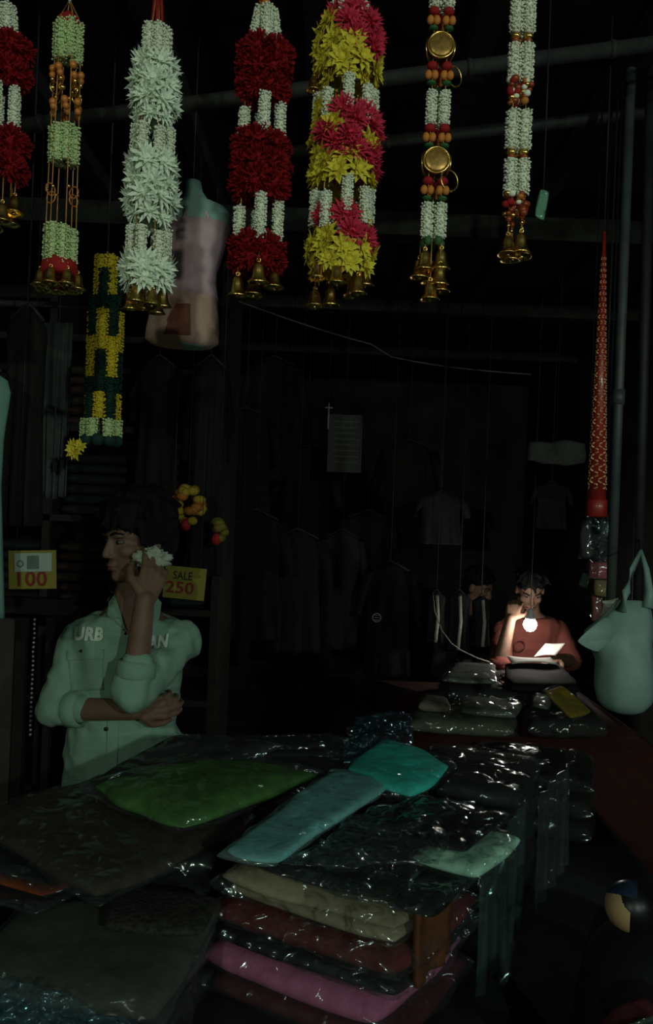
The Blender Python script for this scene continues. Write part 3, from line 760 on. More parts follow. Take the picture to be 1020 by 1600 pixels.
DULL = plastic('hazy_plastic', milk=.02, refl=.8, rough=.16)
for lab, m, P, th in QB: pack(lab, m, P, th, wrap=None if 'on top' in lab else DULL, wwr=.009, N=14)

# ------------------------------------------------------------------ people
SKIN = mat('brown_skin', (.165, .095, .064), .6, .35, 0, .1, 30)
HAIR = mat('black_hair', (.004, .004, .0045), .75, .15, 0, .3, 60)
def basis(fw, up=V((0, 0, 1))):
    f = V(fw).normalized(); r = f.cross(up).normalized(); u = r.cross(f)      # r: the head's own right
    return Matrix((r, f, u)).transposed()
def head_into(mb, c, B, k=1.0):
    L = lambda x, y, z: V(c) + B @ (V((x, y, z)) * k)
    E = lambda x, y, z, a, b_, d_: mb.ell(L(x, y, z), (a * k, b_ * k, d_ * k), B, 18, 12)
    E(0, -.012, .038, .074, .094, .082); E(0, .020, -.030, .060, .066, .078); E(0, .050, -.088, .030, .030, .024)
    E(0, .064, -.094, .019, .020, .017)
    E(0, .066, .024, .050, .022, .016); E(.030, .076, .022, .022, .010, .007); E(-.030, .076, .022, .022, .010, .007)
    for s in (-1, 1):
        E(s * .036, .050, -.022, .026, .028, .022); E(s * .074, -.012, -.008, .009, .020, .031); E(s * .050, .0, -.066, .016, .032, .024)
        E(s * .012, .091, -.036, .008, .009, .007)
    mb.cap(L(0, .080, .012), L(0, .099, -.030), .008 * k, .0112 * k)
    E(0, .080, -.058, .021, .012, .006); E(0, .078, -.071, .018, .012, .007)
    return L
def face_parts(o, c, B, k=1.0):
    L = lambda x, y, z: V(c) + B @ (V((x, y, z)) * k)
    white = mat('eye_white', (.10, .09, .08), .6); dark = mat('eye_dark', (.01, .008, .006), .3)
    for s in (-1, 1):
        e = MB().ell(L(s * .031, .069, .004), (.0125 * k, .0115 * k, .0065 * k), B, 10, 8).build('eye', white, o)
        MB().ell(L(s * .031, .0772, .004), (.0058 * k, .005 * k, .0056 * k), B, 8, 6).build('iris', dark, e)
        MB().tube([L(s * .014, .088, .024), L(s * .032, .086, .031), L(s * .052, .070, .027)], [.003 * k, .0042 * k, .002 * k], 6).build('eyebrow', HAIR, o)
    lip = mat('lip', (.20, .075, .06), .5)
    MB().tube([L(-.021, .077, -.0635), L(-.009, .0895, -.0600), L(0, .0905, -.0615), L(.009, .0895, -.0600), L(.021, .077, -.0635)], [.002 * k, .004 * k, .004 * k, .004 * k, .002 * k], 7).build('upper_lip', lip, o)
    MB().tube([L(-.019, .077, -.067), L(0, .0885, -.070), L(.019, .077, -.067)], [.002 * k, .0055 * k, .002 * k], 7).build('lower_lip', lip, o)
def hair_mesh(c, B, k=1.0, n=90, fringe=True, vox=.006):
    L = lambda x, y, z: V(c) + B @ (V((x, y, z)) * k)
    mb = MB(); mb.ell(L(0, -.022, .058), (.086 * k, .098 * k, .082 * k), B, 18, 12); mb.ell(L(0, -.045, .0), (.078 * k, .072 * k, .085 * k), B, 18, 12)
    st = random.getstate(); random.seed(11)
    for i in range(n):
        a = rnd(0, 2 * PI); el = rnd(.25, 1.25)
        d = V((math.cos(a) * math.cos(el), math.sin(a) * math.cos(el), math.sin(el)))
        p = V((d.x * .080, -.018 + d.y * .094, .058 + d.z * .082))
        q = p + V((d.x * .022 + rnd(-.02, .02), d.y * .02 + (.012 if d.y > 0 else -.004), -.035 * rnd(.4, 1.2) + .02 * d.z))
        mb.cap(L(*p), L(*q), .013 * k, .006 * k, 8)
    if fringe:
        for i in range(22):
            x = -.074 + i * .148 / 21
            yy = .080 * math.sqrt(max(0, 1 - (x / .095) ** 2))
            p = V((x * .9, yy - .012, .098)); q = V((x * 1.06 + rnd(-.012, .012), yy + .016 - .006, .045 + rnd(-.014, .014)))
            mb.cap(L(*p), L(*q), .014 * k, .006 * k, 8)
        for s in (-1, 1):
            for i in range(5):
                mb.cap(L(s * .076, .030 - i * .018, .05), L(s * .082, .034 - i * .016, -.012 + rnd(-.01, .015)), .014 * k, .007 * k, 8)
    random.setstate(st)
    return remesh(mb, vox, 2)
def hand_into(mb, wrist, D_, N_, k=1.0, curl=(.5, .5, .5, .5), thumb=1, spread=.10, tcurl=.5):
    """D_ wrist-to-knuckles, N_ out of the palm, thumb = +1 when the thumb leaves on the D x N side"""
    D_ = V(D_).normalized(); N_ = V(N_); N_ = (N_ - D_ * N_.dot(D_)).normalized(); T = D_.cross(N_) * thumb
    wrist = V(wrist)
    fing = [(.030, .084, (.042, .026, .020)), (.010, .090, (.047, .030, .022)), (-.010, .085, (.043, .028, .021)), (-.029, .076, (.034, .021, .018))]
    for (off, kl, ph), cu in zip(fing, curl):
        kn = wrist + (T * off + D_ * kl) * k
        mb.cap(wrist + T * off * .55 * k + D_ * .012 * k, kn, .0155 * k, .0115 * k, 10)
        d = (D_ + T * off / .03 * spread).normalized(); n = N_; p = kn; ang = 0
        for i, L in enumerate(ph):
            ang += cu * (1.0, 1.15, .8)[i]
            dd = d * math.cos(ang) + n * math.sin(ang)
            q = p + dd * L * k
            mb.cap(p, q, (.0098, .0088, .0078)[i] * k, (.0088, .0078, .0066)[i] * k, 10); p = q
    b = wrist + (T * .022 + D_ * .022) * k
    d1 = (T * .75 + D_ * .6 + N_ * .25).normalized(); m1 = b + d1 * .042 * k
    d2 = (D_ * .85 + T * (.55 - tcurl * .7) + N_ * tcurl).normalized(); m2 = m1 + d2 * .032 * k
    d3 = (D_ * .9 + T * (.2 - tcurl * .7) + N_ * tcurl).normalized(); m3 = m2 + d3 * .026 * k
    mb.cap(b, m1, .0165 * k, .0125 * k, 10); mb.cap(m1, m2, .0118 * k, .0105 * k, 10); mb.cap(m2, m3, .0105 * k, .008 * k, 10)
def person(label, J, shirt, pants, hairk=1.0, vox=.005, svox=.006, group=None, hands=None, sleeve=.45, fringe=True, wave=.006):
    hc, hf, k = J['head'], J['face'], J.get('k', 1.0)
    B = basis(hf, J.get('up', V((0, 0, 1))))
    hip = J['hip']
    o = thing('person', label, 'person', V((hip.x, hip.y, 0)), group)
    mb = MB(); L = head_into(mb, hc, B, k)
    mb.cap(L(0, -.025, -.05), J['neck'], .052 * k, .058 * k, 16)
    right = (J['shL'] - J['shR']); right.z = 0; right = right.normalized() ; fwd = V((right.y, -right.x, 0))
    def tor(g):
        ch, wa = J['chest'], J['waist']
        sm = (J['shL'] + J['shR']) / 2
        hw = (J['shL'] - J['shR']).length / 2
        return [(J['neck'] + V((0, 0, .005)), right * (.062 + g), fwd * (.058 + g)), (sm + V((0, 0, .052)), right * (hw * .58 + g), fwd * (.078 + g)), (sm + V((0, 0, .024)), right * (hw * .95 + g), fwd * (.088 + g)), (sm + V((0, 0, -.02)), right * (hw * 1.06 + g), fwd * (.10 + g)),
                (ch, right * (.163 + g), fwd * (.112 + g)), (ch.lerp(wa, .5), right * (.152 + g), fwd * (.105 + g)), (wa, right * (.145 + g), fwd * (.10 + g)), (hip + V((0, 0, .03)), right * (.155 + g), fwd * (.105 + g)), (hip - V((0, 0, .05)), right * (.150 + g), fwd * (.10 + g))]
    mb.rings(tor(0), 28)
    for s, sh, el, wr in ((-1, 'shR', 'elR', 'wrR'), (1, 'shL', 'elL', 'wrL')):
        mb.cap(J[sh] + V((0, 0, -.022)), J[el], .044, .040, 14); mb.cap(J[el], J[wr], .041, .028, 14)
        kn = J['knee'][0 if s < 0 else 1]; an = J['foot'][0 if s < 0 else 1]
        hj = hip + right * s * .075
        mb.cap(hj, kn, .078, .055, 14); mb.cap(kn, an + V((0, 0, .07)), .054, .038, 14)
        mb.cap(an + V((0, 0, .04)), an + fwd * .14 + V((0, 0, .03)), .04, .03, 12)
    for h in hands or []: hand_into(mb, *h[0], **h[1])
    me = remesh(mb, vox, 3, .5)
    put_world('body', me, SKIN, o)
    face_parts(o, hc, B, k)
    put_world('hair', hair_mesh(hc, B, k * hairk, fringe=fringe), HAIR, o)
    # shirt
    T_ = tor(.016)[1:]; T_[0] = tor(.026)[1]; T_[1] = tor(.022)[2]; T_[-2] = (T_[-2][0], right * .186, fwd * .136); T_[-1] = (hip - V((0, 0, .12)), right * .19, fwd * .14)
    mb = MB(); mb.rings(T_, 28)
    fwdn = fwd
    mb.rings([(J['neck'] + V((0, 0, -.015)), right * .074, fwd * .070), ((J['shL'] + J['shR']) / 2 + V((0, 0, .0)), right * .11, fwd * .09)], 24)
    cuffs = []
    for sh, el, wr in (('shR', 'elR', 'wrR'), ('shL', 'elL', 'wrL')):
        mb.cap(J[sh] + V((0, 0, -.022)), J[el], .058, .056, 16)
        e = J[el].lerp(J[wr], sleeve); mb.cap(J[el], e, .056, .047, 16); cuffs.append((e, (J[wr] - J[el]).normalized()))
    sm = remesh(mb, svox, 4, .5)
    sm.update()
    NRM = [v.normal.copy() for v in sm.vertices]
    for v, nv in zip(sm.vertices, NRM):
        q = v.co
        n = noise.noise(V((q.x * 14, q.y * 14, q.z * 9))) + .6 * noise.noise(V((q.x * 30 + 5, q.y * 30, q.z * 22)))
        n += .9 * (abs(noise.noise(V((q.x * 7 + 3, q.y * 7, q.z * 16 + 2)))) * -2 + .5)
        v.co = q + nv * n * wave
    if J.get('vneck'):
        apex, ta, tb = J['vneck']; bm = bmesh.new(); bm.from_mesh(sm); dl = []
        for v in bm.verts:
            q = v.co - apex
            if q.z > 0 and (v.co - J['neck']).dot(fwd) > -.02:
                t = q.z / max(.01, ta); x = q.dot(right)
                if abs(x) < tb * min(1, t): dl.append(v)
        bmesh.ops.delete(bm, geom=dl, context='VERTS'); bm.to_mesh(sm); bm.free()
    so = put_world('shirt', sm, shirt, o)
    for e, d in cuffs:
        MB().tube([e - d * .036, e - d * .030, e + d * .008, e + d * .012], [.050, .0565, .0545, .047], 20, cap=False).build('rolled_cuff', shirt, so)
    # trousers
    mb = MB()
    mb.rings([(J['waist'] + V((0, 0, -.06)), right * .140, fwd * .095), (hip, right * .160, fwd * .112), (hip - V((0, 0, .06)), right * .158, fwd * .112)], 24)
    for s in (-1, 1):
        kn = J['knee'][0 if s < 0 else 1]; an = J['foot'][0 if s < 0 else 1]
        mb.cap(hip + right * s * .075, kn, .086, .070, 14); mb.cap(kn, an + V((0, 0, .08)), .072, .062, 14)
    put_world('trousers', remesh(mb, .009, 3), pants, o)
    return o, so, B, right, fwd
JEAN = fab('dark_trousers', (.02, .022, .026))
SHIRT = mat('sage_green_shirt', (.215, .35, .265), .9, .15, 0, .08, 18, .25, 60)
dm = 2.40
hip = at(196, 1200, 2.47); hip.z = .80
fl = V((hip.x, hip.y, 0))
J = dict(head=at(214, 843, 2.43), face=V((-.71, -.69, -.12)), up=V((.06, 0, 1)), k=1.08, neck=at(207, 938, 2.46), chest=at(197, 1030, 2.47), waist=at(194, 1130, 2.48), hip=hip,
         shR=at(124, 986, 2.46), shL=at(287, 987, 2.46), elR=at(88, 1106, 2.40), wrR=at(212, 1110, 2.31), elL=at(208, 1082, 2.235), wrL=at(226, 938, 2.25),
         knee=[fl + V((-.09, -.03, .43)), fl + V((.10, -.02, .43))], foot=[fl + V((-.10, 0, 0)), fl + V((.12, 0, 0))],
         vneck=(at(200, 992, 2.36), .10, .050))
hands = [((J['wrL'], V((.02, .06, .10)), V((-.35, .9, .15))), dict(curl=(.30, .34, .38, .44), thumb=1, k=1.04, tcurl=.45, spread=.16)),
         ((J['wrR'], V((.12, .02, .015)), V((-.10, .9, .1))), dict(curl=(.55, .6, .65, .7), thumb=-1, k=.96, tcurl=.5, spread=.03))]
man, shirt, HB, mr, mf = person('person in a sage green shirt, arms crossed, holding a white cloth to the cheek', J, SHIRT, JEAN, 1.06, .0045, .006, hands=hands, sleeve=.30, wave=.0085)
# things sewn and printed on the shirt follow its surface
sbm = BVHTree.FromPolygons([shirt.location + v.co + man.location for v in shirt.data.vertices], [tuple(p.vertices) for p in shirt.data.polygons])
def on_shirt(px, py, lift):
    r = ray(px, py); h = sbm.ray_cast(CAM + r * 1.9, r.normalized())
    p = h[0] if h[0] is not None else at(px, py, 2.36)
    return p - r.normalized() * lift
def patch(name, m, pts, parent, lift=.003, n=10):      # quad of pixels, laid on the cloth
    mb = MB(); vs = []; fs = []
    for side in (0, 1):
        for j in range(n + 1):
            for i in range(n + 1):
                s, t = i / n, j / n
                a = V(pts[0]).lerp(V(pts[1]), s).lerp(V(pts[3]).lerp(V(pts[2]), s), t)
                vs.append(on_shirt(a.x, a.y, lift if side == 0 else -.002))
    K = (n + 1) ** 2
    for j in range(n):
        for i in range(n):
            q = [j * (n + 1) + i, j * (n + 1) + i + 1, (j + 1) * (n + 1) + i + 1, (j + 1) * (n + 1) + i]; fs.append(q); fs.append([x + K for x in q][::-1])
    rim = [i for i in range(n + 1)] + [(j + 1) * (n + 1) - 1 for j in range(1, n + 1)] + [n * (n + 1) + i for i in range(n - 1, -1, -1)] + [j * (n + 1) for j in range(n - 1, 0, -1)]
    for a, b in zip(rim, rim[1:] + rim[:1]): fs.append([a, b, b + K, a + K])
    mb.add(vs, fs); return mb.build(name, m, parent)
patch('chest_pocket', SHIRT, [(106, 1030), (160, 1028), (162, 1078), (112, 1080)], shirt, .0035)
patch('pocket_flap', SHIRT, [(104, 1016), (162, 1014), (162, 1030), (104, 1032)], shirt, .006)
patch('placket', SHIRT, [(168, 1118), (186, 1116), (182, 1225), (164, 1225)], shirt, .004)
DKB = mat('dark_button', (.012, .012, .012), .4)
b = on_shirt(166, 1139, .004); MB().lathe([(.001, -.001), (.006, 0), (.0065, .002), (.004, .004), (.001, .004)], b, 12, rot=V((0, -1, 0)).to_track_quat('Z', 'Y').to_matrix()).build('button', DKB, shirt)
b = on_shirt(127, 1017, .008); MB().lathe([(.001, -.001), (.0045, 0), (.005, .002), (.003, .003), (.001, .003)], b, 12, rot=V((0, -1, 0)).to_track_quat('Z', 'Y').to_matrix()).build('button', DKB, shirt)
def letters(txt, w_px, h_px, shear=.25, bold=.02):
    cu = bpy.data.curves.new('lettering', 'FONT'); cu.body = txt; cu.shear = shear; cu.offset = bold; cu.resolution_u = 3; cu.space_character = 1.05
    ob = bpy.data.objects.new('tmp', cu); COL.objects.link(ob)
    dg = bpy.context.evaluated_depsgraph_get(); dg.update(); me = bpy.data.meshes.new_from_object(ob.evaluated_get(dg))
    bpy.data.objects.remove(ob)
    xs = [v.co.x for v in me.vertices]; ys = [v.co.y for v in me.vertices]; x0, x1, y0, y1 = min(xs), max(xs), min(ys), max(ys)
    for v in me.vertices: v.co = V(((v.co.x - x0) / (x1 - x0) * w_px, (v.co.y - y0) / (y1 - y0) * h_px, 0))
    return me
WPR = mat('white_print', (.62, .72, .62), .8)
def shirt_text(txt, px, py, w_, h_, slope=0.0):
    me = letters(txt, w_, h_, .18, .05)
    bm = bmesh.new(); bm.from_mesh(me); bmesh.ops.subdivide_edges(bm, edges=bm.edges[:], cuts=1); bm.to_mesh(me); bm.free()
    off = wloc(shirt)
    for v in me.vertices: v.co = on_shirt(px + v.co.x, py - v.co.y + slope * v.co.x, .007) - off
    me.name = 'printed_lettering'; me.materials.append(WPR); return put('printed_lettering', me, shirt)
shirt_text('URB', 115, 1001, 46, 22, .02)
shirt_text('AN', 228, 1015, 36, 21, -.12)
# collar band and flaps
nk = at(208, 936, 2.455); mb = MB(); mb.tube([nk + V((0, .012, .022)), nk + V((0, .006, .018)), nk + V((0, 0, -.012)), nk + V((0, 0, -.03))], [.066, .073, .078, .084], 26, cap=False)
ZB = [(f, m_, q_) for f, m_, q_ in zip(mb.f, mb.m, mb.sm) if not any(mb.v[i].y < nk.y - .02 for i in f)]
mb.f = [z[0] for z in ZB]; mb.m = [z[1] for z in ZB]; mb.sm = [z[2] for z in ZB]; mb.build('collar_band', SHIRT, shirt)
for pts in ([(178, 930, 2.42), (184, 944, 2.385), (196, 985, 2.345), (168, 962, 2.36), (170, 940, 2.41)], [(240, 928, 2.42), (232, 946, 2.385), (214, 985, 2.345), (248, 968, 2.36), (252, 942, 2.41)]):
    P = [at(*p) for p in pts]; mb = MB(); n = len(P); bk = [p + V((0, .006, .0)) for p in P]
    mb.add(P + bk, [list(range(n)), [n + i for i in range(n)][::-1]] + [[i, (i + 1) % n, n + (i + 1) % n, n + i] for i in range(n)], 0, False)
    mb.build('collar', SHIRT, shirt)
# crumpled cloth in his hand
hc = at(238, 874, 2.335)
mb = MB(); mb.ell((0, 0, 0), (1, 1, 1), None, 36, 22)
for i, p in enumerate(mb.v):
    q = p * 1.7
    f = 1 + .55 * (abs(noise.noise(q * 1.1)) * -2.4 + .5) + .2 * noise.noise(q * 2.6 + V((4, 1, 0)))
    mb.v[i] = V((p.x * .050 * f, p.y * .024 * f, p.z * .031 * f)) + hc
tag(mb.build('crumpled_cloth', mat('white_cotton', (.33, .36, .29), .9, .2, 0, .15, 40)), "crumpled white cloth pressed to the green-shirted person's cheek", 'cloth')

# the bulb and the people at the back
BUL = at(828, 976, 3.95)
bo = thing('light_bulb', 'bright white bulb shining at the back of the shop', 'bulb', BUL)
MB().lathe([(.001, -.034), (.015, -.031), (.027, -.018), (.033, 0), (.030, .015), (.023, .024), (.004, .025)], BUL, 22).build('glowing_globe', emit('bulb_glow', (1.0, .93, .82), 110), bo)
MB().lathe([(.004, .0255), (.024, .0252), (.023, .034), (.016, .046), (.0145, .066), (.004, .084)], BUL, 20).build('bulb_base', mat('white_plastic', (.6, .6, .6), .4), bo)
MB().tube([BUL + V((0, 0, .082)), V((BUL.x, BUL.y, 2.815))], .002, 6).build('cord', WIRE, bo)
d2 = 4.30
hip = at(832, 1120, d2 + .1); hip.z = .74; f2 = V((hip.x, hip.y, 0))
J2 = dict(head=at(828, 922, d2 + .03), face=V((-.08, -.88, -.52)), k=.95, neck=at(828, 958, d2 + .08), chest=at(828, 1000, d2 + .1), waist=at(829, 1060, d2 + .1), hip=hip,
          shR=at(786, 978, d2 + .08), shL=at(872, 978, d2 + .08), elR=at(780, 1040, d2 - .28), wrR=at(797, 968, d2 - .26), elL=at(892, 1032, d2 + .0), wrL=at(868, 1030, d2 - .22),
          knee=[f2 + V((-.10, -.02, .40)), f2 + V((.10, -.02, .40))], foot=[f2 + V((-.10, 0, 0)), f2 + V((.10, 0, 0))])
SALM = mat('salmon_shirt', (.17, .05, .04), .9, .15, 0, .12, 18)
h2 = [((J2['wrR'], V((.045, .07, .11)), V((.3, .9, .0))), dict(curl=(.5, .5, .5, .5), thumb=-1)), ((J2['wrL'], V((-.6, -.8, -.1)), V((0, 0, -1))), dict(curl=(.3, .3, .3, .3), thumb=1))]
p2, s2, B2, r2, ff2 = person('person in a salmon shirt resting chin on one hand behind the glowing bulb', J2, SALM, JEAN, 1.0, .006, .008, hands=h2, sleeve=.06, fringe=False)
c = at(812, 1008, d2 - .045)
MB().torus(c, .026, .0035, Matrix.Rotation(PI / 2 + .1, 3, 'X'), 24, 6).build('printed_ring', mat('dark_print', (.12, .03, .03)), s2)
d3 = 4.95
hip = at(726, 1130, d3 + .1); hip.z = .80; f3 = V((hip.x, hip.y, 0))
J3 = dict(head=at(748, 918, d3), face=V((.75, -.62, -.35)), k=.95, neck=at(736, 956, d3 + .06), chest=at(732, 1005, d3 + .1), waist=at(728, 1070, d3 + .1), hip=hip,
          shR=at(694, 980, d3 + .06), shL=at(768, 984, d3 + .12), elR=at(686, 1045, d3 - .02), wrR=at(734, 1046, d3 - .2), elL=at(782, 1044, d3 + .04), wrL=at(776, 1042, d3 - .2),
          knee=[f3 + V((-.1, -.03, .44)), f3 + V((.1, -.02, .44))], foot=[f3 + V((-.1, 0, 0)), f3 + V((.1, 0, 0))])
h3 = [((J3['wrR'], V((.7, -.7, -.1)), V((0, 0, -1))), dict(thumb=-1)), ((J3['wrL'], V((.5, -.7, -.1)), V((0, 0, -1))), dict(thumb=1))]
person('second person leaning toward the bulb, in dark clothes, dimly lit face', J3, fab('dark_shirt', (.03, .034, .034)), JEAN, 1.0, .006, .008, hands=h3, sleeve=.5, fringe=False)
# papers beside the bulb
PAP = mat('white_paper', (.72, .70, .66), .8, .2, 0, .05, 20)
def sheet(name, label, cat, P, m, th=.002, sag=.012, n=8, parent=None):
    mb = MB(); vs = []; fs = []
    P = [V(p) for p in P]; nr = (P[1] - P[0]).cross(P[3] - P[0]).normalized()
    for side in (0, 1):
        for j in range(n + 1):
            for i in range(n + 1):
                s, t = i / n, j / n
                p = P[0].lerp(P[1], s).lerp(P[3].lerp(P[2], s), t)
                vs.append(p + nr * (sag * math.sin(s * PI) * math.cos(t * 2.2) - side * th))
    K = (n + 1) ** 2
    for j in range(n):
        for i in range(n):
            q = [j * (n + 1) + i, j * (n + 1) + i + 1, (j + 1) * (n + 1) + i + 1, (j + 1) * (n + 1) + i]; fs.append(q); fs.append([x + K for x in q][::-1])
    rim = [i for i in range(n + 1)] + [(j + 1) * (n + 1) - 1 for j in range(1, n + 1)] + [n * (n + 1) + i for i in range(n - 1, -1, -1)] + [j * (n + 1) for j in range(n - 1, 0, -1)]
    for a, b in zip(rim, rim[1:] + rim[:1]): fs.append([a, b, b + K, a + K])
    mb.add(vs, fs)
    ob = mb.build(name, m, parent)
    return tag(ob, label, cat) if label else ob
sheet('paper_sheet', 'white paper sheet lying lit on the pile just under the bulb', 'paper', [V((.84, 3.52, .915)), V((1.05, 3.54, .915)), V((1.06, 3.70, .918)), V((.86, 3.70, .918))], PAP, sag=.01)
sheet('open_booklet', 'lit booklet page tilted up right of the bulb', 'paper', [at(834, 1026, 4.02), at(868, 1024, 4.02), at(884, 1004, 4.09), at(852, 1005, 4.10)], PAP, sag=.008)

# ------------------------------------------------------------------ hanging garments, shelves, signs
def garment(label, top, wd, ht, m, trim=None, name='hanging_garment', cat='garment', group='clothes hanging inside the shop', sleeves=True, rot=0.0, rail=2.815, dp=.045):
    o = thing(name, label, cat, V(top), group); R = rotz(rot)
    sd = rnd(0, 50); secs = []
    prof = [(0, .20), (.03, .45), (.08, .92), (.14, 1.0), (.3, .90), (.5, .88), (.75, .95), (1.0, 1.02)]
    n = 36; vs = []; fs = []
    M = 22
    for j in range(M + 1):
        t = j / M
        for a, b in zip(prof, prof[1:]):
            if a[0] <= t <= b[0]: k = a[1] + (b[1] - a[1]) * (t - a[0]) / (b[0] - a[0])
        for i in range(n):
            an = 2 * PI * i / n; x = math.copysign(abs(math.cos(an)) ** .8, math.cos(an)); y = math.sin(an)
            f = 1 + .55 * t * math.sin(x * 9 + sd + 1.2 * math.sin(t * 2.5)) * (1 if y < 0 else -1)
            vs.append(V(top) + R @ V((x * wd / 2 * k, y * dp * (.5 + .5 * t) * f, -t * ht)))
    for j in range(M):
        for i in range(n): fs.append([j * n + i, j * n + (i + 1) % n, (j + 1) * n + (i + 1) % n, (j + 1) * n + i])
    fs.append(list(range(n))); fs.append([M * n + i for i in range(n)])
    mb = MB(); mb.add(vs, fs); mb.build('garment_body', m, o)
    if sleeves:
        for s in (-1, 1):
            a = V(top) + R @ V((s * wd * .42, 0, -.09 * ht)); b = V(top) + R @ V((s * wd * .60, -.01, -.48 * ht))
            MB().tube([a, a.lerp(b, .5) + R @ V((s * .012, 0, 0)), b], [wd * .10, wd * .10, wd * .085], 12).build('sleeve', m, o)
    if trim:
        y = -dp * .9
        MB().tube([V(top) + R @ V((.0, -dp * .5 - .004, -.06 * ht)), V(top) + R @ V((.01, -dp * .95, -.5 * ht)), V(top) + R @ V((.0, -dp * 1.25, -.98 * ht))], .010, 6).build('trim_band', trim, o)
    hk = V(top); MB().tube([hk + R @ V((-wd * .4, 0, -.035)), hk + V((0, 0, .015)), hk + R @ V((wd * .4, 0, -.035))], .006, 6).build('hanger', WIRE, o)
    MB().tube([hk + V((0, 0, .015)), V((hk.x, hk.y, rail))], .0025, 6).build('hook', WIRE, o)
    return o
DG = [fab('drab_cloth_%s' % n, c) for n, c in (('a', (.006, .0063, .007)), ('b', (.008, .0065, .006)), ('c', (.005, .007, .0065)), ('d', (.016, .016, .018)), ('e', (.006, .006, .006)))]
# left side
PALE = mat('pale_teal_cloth', (.14, .25, .21), .9, .1, 0, .1, 20)
garment('pale teal garment hanging at the left edge above the price card', at(-66, 555, 1.9), .26, .62, PALE, sleeves=False, group=None)
garment('black garment hanging at the left edge, in front of the pale teal one', at(44, 480, 2.05), .105, .56, DG[1], sleeves=False)
def scarf(label, px, py0, py1, d, hw, m, waves=4):
    a, b = at(px - hw, py0, d), at(px + hw, py0, d)
    o = drape('hanging_scarf', label, 'scarf', a, b, (py1 - py0) * d / F, m, .010, waves, 30, 16, .008)
    m_ = (a + b) / 2; MB().tube([m_ + V((0, 0, -.01)), V((m_.x, m_.y, 2.815))], .0015, 5).build('hanging_string', WIRE, o)
    return o
DSC = mat('grey_green_scarf', (.075, .088, .084), .85, .2, 0, .2, 20)
scarf('grey pleated scarf hanging behind the black garment on the left', 93, 505, 775, 2.45, 22, DSC)
scarf('dull grey scarf hanging above the dark shelf on the left', 55, 560, 800, 2.6, 20, DG[3])
RAILM = mat('rail_steel', (.06, .06, .06), .5, .5, .5)
pole('hanging_rail', 'steel hanging rail high along the left side of the shop', [at(-120, 470, 2.05), at(200, 480, 2.75)], .010, RAILM)
# shelves of folded cloth on the left, behind the green-shirted person
sh = thing('shelf_unit', 'tall dark shelf unit of folded cloth behind the green-shirted person', 'shelf', V((-1.0, 3.35, 0)))
SX0, SX1, SY0, SY1 = -1.75, -.42, 3.10, 3.55
for x in (SX0, (SX0 + SX1) / 2, SX1): MB().box((x, (SY0 + SY1) / 2, 1.25), (.03, SY1 - SY0, 2.5)).build('upright', TW, sh)
LEV = [.45, .80, 1.15, 1.50, 1.85, 2.20]
for z in LEV: MB().box(((SX0 + SX1) / 2, (SY0 + SY1) / 2, z - .012), (SX1 - SX0 - .03, SY1 - SY0, .024)).build('shelf_board', TW, sh)
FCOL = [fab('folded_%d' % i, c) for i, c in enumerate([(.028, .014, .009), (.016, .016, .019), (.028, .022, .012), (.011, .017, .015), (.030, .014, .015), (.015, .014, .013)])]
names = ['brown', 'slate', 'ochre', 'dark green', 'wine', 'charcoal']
lvl = ['bottom', 'second', 'third', 'fourth', 'fifth', 'top']
fm = {}
for li, z in enumerate(LEV[2:5]):
    for ci in range(4):
        x = SX0 + .19 + ci * .318; zz = z
        for k in range(6):
            ki = (li * 3 + ci * 5 + k * 2) % 6
            if ki not in fm:
                mb = MB(); pillow(mb, [V((-.135, -.16, .042)), V((.135, -.16, .042)), V((.135, .16, .042)), V((-.135, .16, .042))], .042, 10, 1, 0, .002, ki, 0, 8)
                fm[ki] = mb.mesh('folded_cloth', FCOL[ki])
            o = put('folded_cloth', fm[ki], None, (x + rnd(-.008, .008), SY0 + .20 + rnd(-.01, .01), zz), (0, 0, rnd(-.04, .04))); zz += .0405
            tag(o, 'folded %s cloth, %s in the %s stack, %s shelf behind the person' % (names[ki], ['lowest', 'second up', 'third up', 'fourth up', 'fifth up', 'topmost'][k], ['first', 'second', 'third', 'fourth'][ci], ['lower', 'middle', 'upper'][li]), 'cloth', 'folded cloths on the dark shelf')
